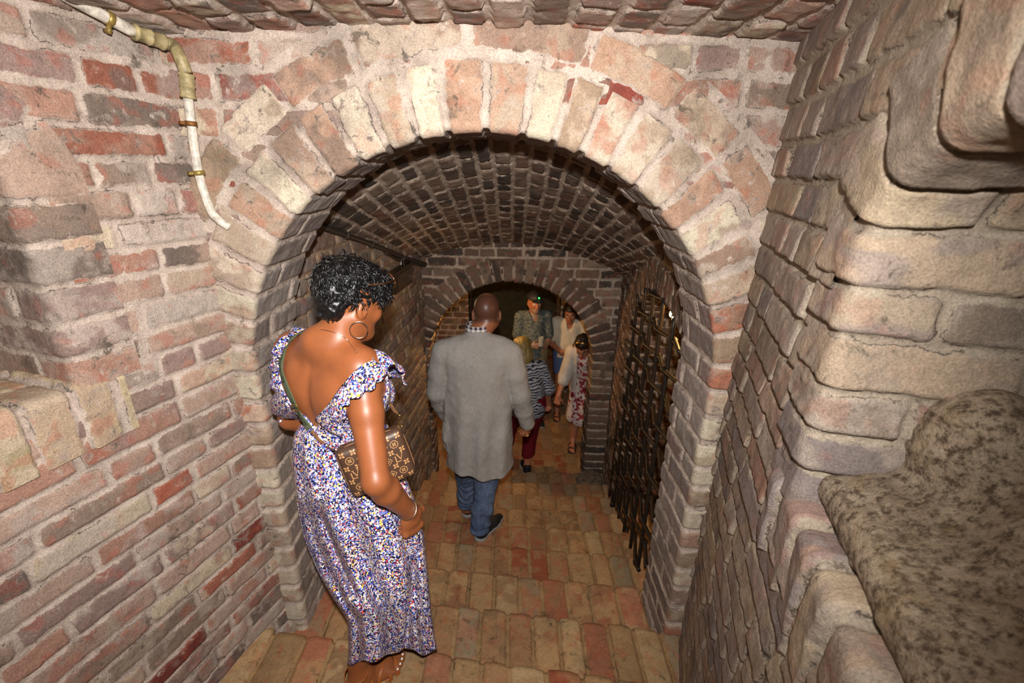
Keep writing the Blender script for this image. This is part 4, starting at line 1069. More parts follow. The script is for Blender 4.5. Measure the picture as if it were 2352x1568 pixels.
for c, d, r_, m_, nn_ in ((on_left(250, 42, .035), A1 - A0, .0175, M_BRASS, LN), (at_y(439, 284, 1.46), B3 - B2, .0155, M_RUST, -Y3), (at_y(457, 397, 1.46), B4 - B3, .0155, M_BRASS, -Y3)):
    d = unit(d); cl_ = ring('clip', [c - d * .007, c - d * .0065, c + d * .0065, c + d * .007], [r_ * .9, r_, r_, r_ * .9], m_)
    sd_ = np.cross(d, nn_); scw = ring('screw', [c + sd_ * (r_ + .010) - nn_ * .016, c + sd_ * (r_ + .010) + nn_ * .006], .0045, m_, 8); scw.parent = cl_
    lug = ring('lug', [c + sd_ * r_ * .8, c + sd_ * (r_ + .018)], .0055, m_, 8); lug.parent = cl_
    ps.append(cl_)
parent_at(t_, ps)
M_DARKPIPE = plain('dark_pipe', srgb(62, 54, 48), .5, .3, nscale=40, namp=.3)
t_ = thing('wall_pipe', 'dark pipe with clips running along the left springing of the tunnel vault', 'pipe', tuple(on_tl(860, 565, .03)))
pp = [on_tl(690, 500, .035), on_tl(745, 522, .035), on_tl(860, 563, .035), on_tl(930, 592, .035), on_tl(981, 607, .05)]
ps = [ring('pipe', spline(pp, 30), .016, M_DARKPIPE), ring('pipe', spline([on_tl(885, 580, .03), on_tl(920, 598, .03), on_tl(980, 612, .045)], 16), .010, M_DARKPIPE)]
for q in ((795, 540), (853, 561), (925, 592)):
    c = on_tl(*q, .034); d = unit(pp[3] - pp[1]); cl_ = ring('clip', [c - d * .012, c - d * .011, c + d * .011, c + d * .012], [.018, .022, .022, .018], M_DARKPIPE)
    st = ring('stud', [c, c - nl * .05], .006, M_DARKPIPE, 8); st.parent = cl_; ps.append(cl_)
parent_at(t_, ps)
# box lantern on the tunnel wall
M_BOX = plain('dark_bronze', srgb(66, 52, 34), .35, .5, nscale=30, namp=.3); M_PANE = plain('smoked_pane', srgb(50, 36, 22), .15, spec=.6, nscale=60, namp=.4, bs=0)
cA, cB = on_tl(880, 652, 0.0), on_tl(930, 624, 0.0); yA, yB = cA[1] - .10, cB[1]
def box_mesh(name, lo, hi, ax, O_, mat, bev=.006):
    import bmesh
    bm = bmesh.new(); bmesh.ops.create_cube(bm, size=1)
    lo = np.array(lo); hi = np.array(hi)
    for v in bm.verts:
        q = lo + (np.array(v.co) + .5) * (hi - lo); v.co = Vector(O_ + q @ np.array(ax))
    bmesh.ops.recalc_face_normals(bm, faces=bm.faces)
    if bev: bmesh.ops.bevel(bm, geom=list(bm.edges), offset=bev, segments=2, affect='EDGES')
    me = bpy.data.meshes.new(name); bm.to_mesh(me); bm.free()
    return link(name, me, None, mat)
axl = np.array([dl, nl, Z3]); o_ = on_tl(930, 602, 0.01); zb = on_tl(930, 648, 0.01)[2]
t_ = thing('wall_lantern', 'dark bronze box lantern fixed under the pipe on the left tunnel wall', 'lantern', tuple(o_ - dl * .2))
hz = o_[2] - zb
ps = [box_mesh('housing', (-.42, -.012, -hz), (0, .055, 0), axl, o_, M_BOX), box_mesh('lid', (-.43, -.012, -.012), (.008, .062, .008), axl, o_, M_BOX, .004),
      box_mesh('pane', (-.38, .053, -hz * .88), (-.03, .059, -hz * .18), axl, o_, M_PANE, .002)]
hook = tube('hook', spline([o_ - dl * .10 + nl * .02, o_ - dl * .11 + nl * .03 + Z3 * .05, o_ - dl * .17 + nl * .03 + Z3 * .055, o_ - dl * .19 + nl * .03 + Z3 * .01], 20), .004, M_SILVER, None, 6); ps.append(hook)
rs = np.random.RandomState(3)
parent_at(t_, ps)

# ------------------------------------------------------------------ iron grating and the lamp behind it
M_IRON = plain('black_iron', srgb(50, 42, 34), .5, .5, nscale=50, namp=.4)
t_ = thing('iron_grating', 'woven iron bar grating in the arched opening on the right of the stairs', 'grating', tuple(Or + GA * dr + .5 * Z3))
gp = lambda a, z, off=.015: Or + a * dr + z * Z3 + nrr * off
def top_z(a): return GZS + GR * math.sqrt(max(0, 1 - ((a - GA) / GH) ** 2))
def step_z(a):
    y = 1.8 + a; n = 1 + (y - 1.606 + .09) / NRUN
    return max(1.072 - NRISE * (n - 1), .134) + .01
ps = []
av = np.arange(.305, 1.66, .250)
zh = np.arange(.24, 2.5, .158)
for k, a in enumerate(av):
    z0, z1 = step_z(a) + .01, (top_z(a) if abs(a - GA) < GH else 1.15) + .02
    zz = np.linspace(z0, z1, max(8, int((z1 - z0) / .05)))
    ps.append(tube('upright_bar', [gp(a, z, .015) for z in zz], .0115, M_IRON, None, 8))
for k, z in enumerate(zh):
    zf = lambda a: z + .05 - .10 * a
    aa = [a for a in np.linspace(.10, 1.60, 120) if step_z(a) + .02 < zf(a) < (top_z(a) if abs(a - GA) < GH else 1.12) + .01]
    if len(aa) < 6: continue
    xs = np.linspace(aa[0], aa[-1], 90); ph_ = (xs - .305) / .250
    pts_ = [gp(a, zf(a), .015 + .014 * math.cos(q * math.pi + k * math.pi)) for a, q in zip(xs, ph_)]
    rad = [.0115 + .010 * math.exp(-((q - round(q)) / .09) ** 2) for q in ph_]
    ps.append(tube('cross_bar', pts_, rad, M_IRON, None, 8))
parent_at(t_, ps)
def emit(name, c, s):
    m, nt, b = newmat(name); b.inputs['Base Color'].default_value = (*c, 1); b.inputs['Emission Color'].default_value = (*c, 1); b.inputs['Emission Strength'].default_value = s
    return m
M_GLOW = emit('lamp_glow', (1.0, 0.62, 0.22), 30.0)
lp = on_tr(1547, 728, -.13)
t_ = thing('wall_lamp', 'small glowing twin bulb lamp high behind the iron grating', 'lamp', tuple(lp))
vx = Vox(lp - .1, lp + .1, .004); vx.ell(lp + Y3 * -.012 - Z3 * .008, (.013, .013, .024), None, 0); b1 = vox_obj('bulb', vx, M_GLOW, None)
vx = Vox(lp - .1, lp + .1, .004); vx.ell(lp + Y3 * .045 + Z3 * .006, (.012, .012, .021), None, 0); b2 = vox_obj('bulb', vx, M_GLOW, None)
stem = tube('stem', [lp - Z3 * .04, lp - Z3 * .05 + Y3 * .015, lp - Z3 * .055 + Y3 * .02, lp + Z3 * .14 + Y3 * .02, (*(lp + Y3 * .02)[:2], 2.40)], .007, M_IRON, None, 8)
parent_at(t_, [b1, b2, stem])
# round stone at the foot of the far jamb
M_STONE, nt, b = newmat('rough_stone')
at = N(nt, 'ShaderNodeVertexColor', layer_name='bc'); n1 = noise(nt, 60, 6, .75); n2 = noise(nt, 150, 4, .7); n3 = noise(nt, 12, 5, .7)
cc = mix(nt, maprange(nt, n1, .40, .54), srgb(86, 70, 54), at.outputs['Color']); cc = mix(nt, maprange(nt, n2, .55, .72, 0, .55), cc, srgb(206, 190, 164)); cc = mix(nt, maprange(nt, n3, .55, .7, 0, .5), cc, srgb(150, 126, 84))
nt.links.new(cc, b.inputs['Base Color']); b.inputs['Roughness'].default_value = .95; b.inputs['Specular IOR Level'].default_value = .2
bump(nt, b, math2(nt, 'ADD', math2(nt, 'MULTIPLY', n1, .75), math2(nt, 'MULTIPLY', n2, .25)), 1.0, .022)
def stone_obj(name, vx, c, seed, amp):
    vx.shape(lambda P: amp * (.55 * (fbm(P, 14, 4, seed) - .5) + .45 * (fbm(P, 45, 3, seed + 4) - .5)) * 2, .06)
    V, Q = vx.mesh(name, 1)
    f_ = fbm(V, 24, 4, seed + 9)[:, None]; g_ = fbm(V, 6, 3, seed + 12)[:, None]
    C = srgb(186, 168, 144) * (1 - f_) + srgb(128, 108, 86) * f_; C = C * (.8 + .4 * g_)
    return link(name, mesh_from(name, V, Q, np.concatenate([C, np.ones((len(V), 1))], 1)), None, M_STONE)
rc = at_z(1356, 1108, .16); rc = np.array([rc[0], 3.83, .134])
vx = Vox(rc - .22, rc + .22, .006); vx.cone(rc + Z3 * .02, rc + Z3 * .055, .135, .125, .01)
vx.cut(lambda P: P[..., 2] - (rc[2] + .075), .02); vx.cut(lambda P: rc[2] + .004 - P[..., 2])
o = stone_obj('round_stone', vx, rc, 3, .006); tag(o, 'dark round stone slab on the stair at the foot of the far arch', 'stone')
# big rough stone lying in the right niche
vx = Vox((.36, .02, 2.44), (1.14, .86, 2.86), .0055)
rx = unit((.954, -.30, .42)); ry = unit(np.cross(Z3, rx)); rz = np.cross(rx, ry)
vx.box(np.array([.655, .475, 2.535]), (.085, .225, .028), np.array([rx, ry, rz]), .045, .03)
vx.box(np.array([.80, .41, 2.585]), (.085, .23, .03), np.array([rx, ry, rz]), .05, .06)
vx.ell(np.array([.765, .640, 2.66]), (.088, .085, .115), None, .035); vx.ell(np.array([.89, .62, 2.66]), (.10, .10, .11), None, .05)
vx.ell(np.array([.84, .36, 2.66]), (.13, .20, .09), None, .08)
vx.cut(lambda P: 2.497 - P[..., 2])
o = stone_obj('rough_stone', vx, None, 21, .013); tag(o, 'big rough grey brown stone lying on the niche sill at the right edge', 'stone')

# ------------------------------------------------------------------ man in the grey jacket
def shoe(name, heel, d, mat, sole_mat, S=1.0, pitch=0.0, sole_h=.028):
    d = unit(np.array([d[0], d[1], pitch])); l = unit(np.cross(Z3, d)); u = np.cross(d, l); h = np.array(heel, float)
    vx = Vox(np.minimum(h, h + d * .33 * S) - .14, np.maximum(h, h + d * .33 * S) + .14, .005)
    vx.chain([h + d * .045 * S + u * .095, h + d * .05 * S + u * .05], [.040, .042], .02)
    vx.cone(h + d * .05 * S + u * .045, h + d * .20 * S + u * .034, .040, .040, .02, sq=(u, .85)); vx.cone(h + d * .18 * S + u * .036, h + d * .255 * S + u * .026, .042, .030, .02, sq=(u, .75))
    vx.cut(lambda P: sole_h - .006 - (P - h) @ u)
    up = vox_obj(name, vx, mat, None)
    vx = Vox(np.minimum(h, h + d * .33 * S) - .14, np.maximum(h, h + d * .33 * S) + .14, .005)
    vx.chain([h + d * .042 * S + u * .012, h + d * .13 * S + u * .012, h + d * .20 * S + u * .012, h + d * .252 * S + u * .014], [.043, .040, .048, .037], .01)
    vx.cut(lambda P: np.maximum((P - h) @ u - sole_h, .001 - (P - h) @ u))
    so = vox_obj('sole', vx, sole_mat, None); so.parent = up
    return up
M_JACKET = cloth_mat('grey_tweed', srgb(164, 159, 152), srgb(136, 133, 128), (260, 260, 40), .9, .7); M_JEAN = cloth_mat('blue_denim', srgb(108, 124, 150), srgb(60, 74, 102), (60, 60, 14), .85, .45)
M_SHOE = plain('black_suede', srgb(28, 27, 30), .7); M_SOLE = plain('grey_sole', srgb(150, 148, 146), .7); M_SOLE_W = plain('white_sole', srgb(215, 212, 208), .6)
def check_mat(name, c1, c2, sc):
    m, nt, b = newmat(name); tc = N(nt, 'ShaderNodeTexCoord').outputs['Object']; sep = N(nt, 'ShaderNodeSeparateXYZ'); nt.links.new(tc, sep.inputs[0])
    f_ = []
    for k in (0, 2):
        w_ = N(nt, 'ShaderNodeMath', operation='PINGPONG'); nt.links.new(math2(nt, 'MULTIPLY', sep.outputs[k], sc), w_.inputs[0]); w_.inputs[1].default_value = 1.0
        f_.append(maprange(nt, w_.outputs[0], .45, .55, 0, .5))
    nt.links.new(mix(nt, math2(nt, 'ADD', *f_), c1, c2), b.inputs['Base Color']); b.inputs['Roughness'].default_value = .85
    return m
M_CHECK = check_mat('checked_shirt', srgb(214, 206, 200), srgb(44, 36, 60), 70)
mf, mr = frame(-2)
MB = np.array([-.205, 2.56, 0])
gm = lambda x, y, z: MB + x * mr + y * mf + z * Z3
SK_M = srgb(150, 92, 62)
mhc = np.array([-.158, 2.650, 2.275]); mhf = unit(mf * .93 - Z3 * .36 - mr * .05); mhr = mr; mhu = np.cross(mhr, mhf)
t_man = thing('person', 'bald headed man in a grey jacket and blue jeans walking down the stairs, back turned', 'person', (-.24, 2.6, .67))
M_ = dict(shR=gm(.195, .0, 2.055), shL=gm(-.205, .01, 2.065), elR=gm(.262, .0, 1.76), elL=gm(-.262, .03, 1.77), wrR=gm(.315, .075, 1.525), wrL=gm(-.235, .14, 1.56), anR=np.array([-.205, 2.51, .765]), anL=np.array([-.330, 2.86, .625]))
vx = Vox((-.62, 2.28, .60), (.26, 3.1, 2.44), .006)
vx.cone(gm(0, .03, 2.16), mhc - mhu * .06 - mhf * .015, .066, .064, .03)
head(vx, mhc, mhf, mhr, mhu, sc=1.04)
vx.cone(gm(-.09, 0, 1.98), gm(.09, 0, 1.98), .11, .11, .03, sq=(mf, .85)); vx.cone(gm(0, 0, 1.98), gm(0, .02, 1.50), .13, .14, .04, sq=(mf, .8)); vx.cone(gm(-.07, .02, 1.45), gm(.07, .02, 1.45), .11, .11, .03)
for s_ in 'RL':
    vx.chain([gm(0, .02, 2.12), M_['sh' + s_], M_['el' + s_], M_['wr' + s_]], [.05, .052, .042, .028], .02)
    hp = gm(.09 if s_ == 'R' else -.09, .02, 1.40); kn = (hp + M_['an' + s_]) / 2 + mf * .06
    vx.chain([hp, kn, M_['an' + s_], M_['an' + s_] - Z3 * .07 + mf * .05], [.088, .056, .040, .034], .03)
hand(vx, M_['wrR'], unit((.10, .12, -.95)), unit((.85, -.5, .1)), unit((.3, .9, 0)), 1.06, .75); hand(vx, M_['wrL'], unit((.1, .3, -.95)), (-1, 0, 0), (0, 1, 0), 1.05, .7)
def bald(C, Q, blend):
    m = sstep(.005, .03, Q[:, 2] + .35 * Q[:, 1] + .03) * 0
    back = sstep(.10, .02, Q[:, 1]) * sstep(-.075, -.045, Q[:, 2]) * (1 - sstep(.075, .10, Q[:, 2] + .2 * Q[:, 1])) * (np.abs(Q[:, 0]) < .077)
    return blend(C, back * .72, srgb(48, 38, 34))
mb = vox_obj('body', vx, M_SKIN, None, head_color(mhc, mhf, mhr, mhu, SK_M, srgb(140, 80, 70), (.05, .04, .035), 1.04, bald))
ps = [mb]
vx = Vox((-.68, 2.24, 1.10), (.30, 2.92, 2.26), .006)
vx.cone(gm(-.115, .0, 2.03), gm(.115, .0, 2.03), .108, .108, .03, sq=(mf, .95))
for s_ in (-1, 1): vx.cone(gm(0, .0, 2.135), gm(.185 * s_, .0, 2.085), .062, .048, .04)
for (x0, z0, r0), (x1, z1, r1) in (((0, 1.95, .205), (0, 1.70, .205)), ((0, 1.70, .205), (.005, 1.45, .222)), ((.005, 1.45, .222), (.012, 1.16, .238))): vx.cone(gm(x0, .01, z0), gm(x1, .015, z1), r0, r1, .04, sq=(mf, .66))
vx.shape(lambda P: -.016 * np.sin(((P - MB) @ mr) * 46 + .8 * np.sin(P[:, 2] * 6)) * (1 - sstep(1.5, 1.95, P[:, 2])) - .012 * (fbm(P * np.array([1, 1, .35], np.float32), 12, 3, 5) - .5) * 2, .05)
vx.cut(lambda P: (1.235 + .02 * np.sin(P[..., 0] * 14) + .03 * P[..., 0]) - P[..., 2], .006)
for s_ in 'RL':
    a, b, c_ = M_['sh' + s_], M_['el' + s_], M_['wr' + s_]
    vx.chain([a - Z3 * .012, a + (b - a) * .5, b, b + (c_ - b) * .5, c_ + (c_ - b) * .03], [.078, .074, .066, .060, .050], .018)
vx.shape(lambda P: .005 * (fbm(P, 26, 3, 15) - .5) * 2, .04)
vx.cone(gm(0, .035, 2.10), gm(0, .05, 2.30), .066, .074, .01, True)
jk = vox_obj('jacket', vx, M_JACKET, None); ps.append(jk)
a_ = np.linspace(-2.6, 2.6, 40)
lap = ribbon('collar', [gm(.082 * math.sin(a), .025 - .078 * math.cos(a), 2.170 - .03 * (abs(a) / 2.6) ** 2 * 2) for a in a_], [unit(gm(math.sin(a), -math.cos(a), .35) - MB) for a in a_], .055, .008, M_JACKET); lap.parent = jk
seam = tube('seam', [gm(.004 * math.sin(z * 9), -.141 - .0 * z, z) for z in np.linspace(1.3, 1.3, 2)], .0004, M_JACKET, None, 4) if False else None
ps.append(ribbon('shirt_collar', [gm(.073 * math.sin(a), .036 - .070 * math.cos(a), 2.200) for a in a_], [unit(gm(math.sin(a), -math.cos(a), .15) - MB) for a in a_], .048, .005, M_CHECK))
for z in (0, .02, .04):
    c = M_['wrR'] + (M_['elR'] - M_['wrR']) * (.06 + z * 2.2) + np.array([-.02, -.052, .0]); v_ = Vox(c - .02, c + .02, .002); v_.ell(c, (.005, .005, .005), None, 0); o = vox_obj('button', v_, M_SHOE, None); o.parent = jk
rg = M_['wrR'] + unit((.10, .12, -.95)) * .105 + np.array([-.01, -.02, .01]); ps.append(tube('ring', [rg + .011 * np.array([math.cos(a), .5 * math.sin(a), .85 * math.sin(a)]) for a in np.linspace(0, 6.28, 16, endpoint=False)], .0022, M_GOLD, None, 6, True))
vx = Vox((-.55, 2.3, .66), (.12, 3.05, 1.60), .006)
vx.cone(gm(-.08, .02, 1.46), gm(.08, .02, 1.46), .118, .118, .03, sq=(mf, .9))
for s_ in 'RL':
    hp = gm(.09 if s_ == 'R' else -.09, .02, 1.40); an = M_['an' + s_]; kn = (hp + an) / 2 + mf * .06
    vx.chain([hp, kn, kn + (an - kn) * .6, an], [.105, .080, .070, .066], .03); 
vx.cut(lambda P: np.where(P[..., 0] > -.28, .745, .615) - P[..., 2], .004)
vx.shape(lambda P: -.0045 * np.sin(P[:, 2] * 95 + 14 * P[:, 0] + 5 * fbm(P, 9, 2, 4) * 3) * (1 - sstep(.85, 1.1, P[:, 2])) - .008 * (fbm(P, 18, 3, 25) - .5) * 2, .04)
ps.append(vox_obj('jeans', vx, M_JEAN, None))
ps.append(shoe('shoe', (-.222, 2.455, .682), (.55, .83, 0), M_SHOE, M_SOLE, 1.04)); ps.append(shoe('shoe', (-.338, 2.83, .548), (.20, .97, 0), M_SHOE, M_SOLE, 1.04))
parent_at(t_man, ps)

# ------------------------------------------------------------------ people in the far room
def folk(label, base, deg, H, head_c, skin, pose, clothes, hair=None, lean=(0, 0), head_yaw=0, head_dip=0.0, extra=None, vox=.008, lo=None, female=True, beard=None):
    """one person: pose holds joints in (right, forward, up) metres; clothes is a list of (name, material, builder)"""
    f, r = frame(deg); B = np.array(base, float); g = lambda x, y, z: B + x * r + y * f + z * Z3
    t_ = thing('person', label, 'person', base)
    hf, hr = frame(deg + head_yaw); hf2 = hf * math.cos(head_dip) - Z3 * math.sin(head_dip); hu = np.cross(hr, hf2); hc_ = g(*head_c)
    J = {k: g(*v) for k, v in pose.items()}
    allp = np.array(list(J.values()) + [hc_]); vx = Vox(allp.min(0) - .22, allp.max(0) + .24, vox)
    head(vx, hc_, hf2, hr, hu)
    vx.cone(J['neck'], hc_ - hu * .06 - hf2 * .01, .056, .052, .03)
    vx.chain([J['shL'], J['neck'] - Z3 * .05, J['shR']], [.052, .06, .052], .03)
    mid = (J['shL'] + J['shR']) / 2; vx.chain([mid - Z3 * .07, J['waist'], J['hip']], [.125, .112, .135], .05, sq=(f, .78))
    for s_ in 'RL':
        vx.chain([J['sh' + s_], J['el' + s_], J['wr' + s_]], [.050, .040, .027], .015)
        d = J['hd' + s_] - J['wr' + s_]; pn = unit(np.cross(d, r if abs(unit(d) @ r) < .8 else Z3)); pn = pn * (1 if pn @ f > 0 else -1)
        hand(vx, J['wr' + s_], d, pn, unit(np.cross(d, pn)) * (1 if s_ == 'L' else -1), .98, .8)
        sx = .085 if s_ == 'R' else -.085
        vx.chain([J['hip'] + r * sx, J['kn' + s_], J['an' + s_]], [.085, .056, .036], .03)
        foot(vx, J['an' + s_] - np.array([0, 0, J['an' + s_][2] - B[2] - .012]) * 1.0 - f * .045, f if 'ft' + s_ not in pose else J['ft' + s_] - J['an' + s_], .95, True, .02, 1 if s_ == 'R' else -1)
    def ex(C, Q, blend):
        if beard is not None: C = blend(C, (np.maximum(sstep(-.050, -.062, Q[:, 2]), 0) * (Q[:, 1] > .03)) * .75, beard)
        return C
    bo = vox_obj('body', vx, M_SKIN, None, head_color(hc_, hf2, hr, hu, skin, skin * np.array([.9, .6, .6]), (.03, .02, .02), 1, ex))
    ps = [bo]; ctx = dict(g=g, f=f, r=r, J=J, hc=hc_, hf=hf2, hr=hr, hu=hu, lo=allp.min(0) - .22, hi=allp.max(0) + .24, HX=np.array([hr, hf2, hu]))
    for nm, mat, fn in clothes:
        o = fn(nm, mat, ctx)
        ps += o if isinstance(o, list) else [o]
    parent_at(t_, ps)
    return t_, ctx
def top_fn(sleeve=.55, zlow=None, inf=.018, fold=.008, loose=.0, vneck=True, seed=3):
    def fn(nm, mat, c):
        J = c['J']; vx = Vox(c['lo'], c['hi'], .008)
        mid = (J['shL'] + J['shR']) / 2
        vx.chain([J['shL'], J['neck'] - Z3 * .045, J['shR']], [.055 + inf, .055 + inf, .055 + inf], .03)
        vx.chain([mid - Z3 * .07, J['waist'], J['hip']], [.130 + inf, .122 + inf + loose, .142 + inf + loose], .05, sq=(c['f'], .80))
        zc = J['hip'][2] + (zlow or 0)
        vx.cut(lambda P: zc + .01 * np.sin(P[..., 0] * 40) - P[..., 2], .005)
        for s_ in 'RL':
            a, b, w_ = J['sh' + s_], J['el' + s_], J['wr' + s_]
            if sleeve <= 1: e = a + (b - a) * sleeve; vx.cone(a, e, .058 + inf, .055 + inf, .02)
            else: e = b + (w_ - b) * (sleeve - 1); vx.chain([a, b, e], [.058 + inf, .048 + inf, .040 + inf], .02)
        vx.shape(lambda P: fold * (fbm(P * np.array([1, 1, .4], np.float32), 20, 3, seed) - .5) * 2.4, .05)
        if vneck: vx.cone(J['neck'] + Z3 * .07, J['neck'] + Z3 * -.02 + c['f'] * .02, .062, .052, .01, True); vx.cone(J['neck'] + c['f'] * .07, J['neck'] - Z3 * .15 + c['f'] * .16, .045, .010, .01, True)
        return vox_obj(nm, vx, mat, None)
    return fn
def legs_fn(knee=1.0, inf=.020, zfrac=1.0, skirt=False, fold=.006, zbot=None):
    def fn(nm, mat, c):
        J = c['J']; vx = Vox(c['lo'], c['hi'], .008); r = c['r']
        vx.cone(J['hip'] - r * .04 + Z3 * .06, J['hip'] + r * .04 + Z3 * .06, .125 + inf, .125 + inf, .03, sq=(c['f'], .85))
        if skirt:
            k = (J['knR'] + J['knL']) / 2; vx.cone(J['hip'], k - Z3 * .02, .150 + inf, .185 + inf, .03, sq=(c['f'], .75)); zb = zbot if zbot is not None else k[2] - .05
        else:
            for s_ in 'RL':
                sx = .085 if s_ == 'R' else -.085
                vx.chain([J['hip'] + r * sx, J['kn' + s_], J['an' + s_]], [.092 + inf, .062 + inf, .046 + inf], .03)
            zb = zbot if zbot is not None else J['anR'][2] - .02
        vx.cut(lambda P: np.maximum(zb + .012 * np.sin(P[..., 0] * 30) - P[..., 2], P[..., 2] - J['hip'][2] - .11), .006)
        vx.shape(lambda P: fold * (fbm(P * np.array([1, 1, .3], np.float32), 18, 3, 6) - .5) * 2.4, .05)
        return vox_obj(nm, vx, mat, None)
    return fn
def hair_fn(kind, seed=1):
    def fn(nm, mat, c):
        X = c['HX']; G = lambda x, y, z: c['hc'] + x * c['hr'] + y * c['hf'] + z * c['hu']
        pr = [(G(0, -.016, .042), np.array([.086, .108, .090]), X)]
        if kind == 'long':
            for s_ in (-1, 1): pr.append((G(.066 * s_, -.010, -.075), np.array([.034, .056, .135]), X))
            pr.append((G(0, -.065, -.08), np.array([.085, .05, .14]), X))
        elif kind == 'bob':
            for s_ in (-1, 1): pr.append((G(.066 * s_, -.012, -.04), np.array([.034, .06, .085]), X))
            pr.append((G(0, -.07, -.05), np.array([.085, .05, .10]), X)); pr.append((G(0, .0, .07), np.array([.09, .1, .07]), X))
        vx = Vox(c['hc'] - .27, c['hc'] + .27, .006)
        for a, b, d in pr: vx.ell(a, b, d, .02)
        vx.shape(lambda P: .008 * (fbm((P - c['hc']) @ X.T * np.array([1, 1, .3], np.float32), 60, 2, seed) - .5) * 2, .04)
        def cut(P):
            Q = (P - c['hc']) @ X.T
            return np.minimum(Q[..., 1] - .052 - .2 * (Q[..., 2] - .05), np.maximum(.058 - Q[..., 2], np.abs(Q[..., 0]) - .062) * -1 if False else .060 - Q[..., 2])
        vx.cut(cut, .01)
        return vox_obj(nm, vx, mat, None)
    return fn
def cap_fn(nm, mat, c):
    X = c['HX']; G = lambda x, y, z: c['hc'] + x * c['hr'] + y * c['hf'] + z * c['hu']
    vx = Vox(c['hc'] - .25, c['hc'] + .25, .006); vx.ell(G(0, -.012, .045), np.array([.086, .108, .092]), X, .01)
    vx.cut(lambda P: .038 - (P - c['hc']) @ c['hu'], .005)
    vx.ell(G(0, .115, .046), np.array([.075, .070, .010]), X, .01)
    cp = vox_obj(nm, vx, mat, None)
    for s_, m_ in ((-1, emit('green_glint', (.05, .9, .15), 2.0)), (1, M_SILVER)):
        q = G(.020 * s_, .094, .078); v_ = Vox(q - .03, q + .03, .003); v_.ell(q, (.011, .007, .011), None, 0); o = vox_obj('headlamp_lens', v_, m_, None); o.parent = cp
    return cp
def shoes_fn(kind, m1, m2):
    def fn(nm, mat, c):
        out = []
        for s_ in 'RL':
            an = c['J']['an' + s_]; d = c['f'] if 'ft' + s_ not in c['J'] else c['J']['ft' + s_] - an; h = np.array([an[0], an[1], c['g'](0, 0, 0)[2] + .002]) - unit((d[0], d[1], 0)) * .05
            if kind == 'shoe': out.append(shoe('shoe', h, d, m1, m2, .92))
            else:
                d = unit((d[0], d[1], 0)); l = np.array([-d[1], d[0], 0]); vx = Vox(np.minimum(h, h + d * .26) - .12, np.maximum(h, h + d * .26) + .12, .005)
                vx.cone(h + d * .03 - Z3 * .0 + Z3 * .006, h + d * .20 + Z3 * .006, .036, .044, .02, sq=(Z3, .22)); so = vox_obj('sandal', vx, m1, None)
                for e_, hg in ((.18, .045), (.10, .075)):
                    tt = np.linspace(0, np.pi, 9); s2 = ribbon('strap', [h + d * e_ + l * .046 * math.cos(a) + Z3 * (hg * math.sin(a) + .006) for a in tt], [l * math.cos(a) + Z3 * math.sin(a) for a in tt], .028, .004, m1, None, 24); s2.parent = so
                out.append(so)
        return out
    return fn
M_OLIVE = print_mat('olive_print_shirt', 60, ([(0, srgb(120, 128, 120)), (.35, srgb(84, 98, 104)), (.6, srgb(150, 150, 132)), (.8, srgb(62, 76, 88))], [(0, srgb(96, 108, 108)), (.4, srgb(58, 72, 84)), (.7, srgb(130, 134, 122)), (.9, srgb(40, 50, 60))], srgb(140, 140, 120)))
M_FLORAL = print_mat('red_flower_print', 16, ([(0, srgb(206, 196, 190)), (.45, srgb(128, 30, 44)), (.8, srgb(186, 120, 120))], [(0, srgb(214, 204, 196)), (.5, srgb(150, 60, 66)), (.8, srgb(196, 168, 164))], srgb(90, 18, 30)))
M_WHITE = cloth_mat('white_linen', srgb(222, 216, 206), srgb(196, 188, 178), (30, 30, 10)); M_CREAM = cloth_mat('cream_blouse', srgb(232, 222, 200), srgb(206, 194, 170), (30, 30, 8))
M_KHAKI = cloth_mat('khaki_cotton', srgb(150, 134, 100)); M_DENIM = cloth_mat('denim_shorts', srgb(96, 116, 160)); M_RED = cloth_mat('dark_red_trousers', srgb(112, 20, 34)); M_CAPC = plain('black_cap', (.02, .02, .022), .6)
def zebra():
    m, nt, b = newmat('zebra_print'); tc = N(nt, 'ShaderNodeTexCoord').outputs['Object']
    w_ = N(nt, 'ShaderNodeTexWave', wave_type='BANDS', bands_direction='Z'); w_.inputs['Scale'].default_value = 11; w_.inputs['Distortion'].default_value = 7; w_.inputs['Detail'].default_value = 2; w_.inputs['Detail Scale'].default_value = 1.6
    nt.links.new(tc, w_.inputs['Vector']); nt.links.new(mix(nt, maprange(nt, w_.outputs['Fac'], .42, .55), srgb(40, 44, 62), srgb(176, 180, 188)), b.inputs['Base Color']); b.inputs['Roughness'].default_value = .8
    return m
M_ZEBRA = zebra()
M_BLOND = plain('olive_blond_hair', srgb(138, 118, 66), .45, nscale=120, namp=.4, bs=.4); M_BROWNH = plain('dark_brown_hair', srgb(40, 28, 22), .4, nscale=120, namp=.5, bs=.4)
S1, S2 = srgb(176, 112, 80), srgb(188, 124, 92)
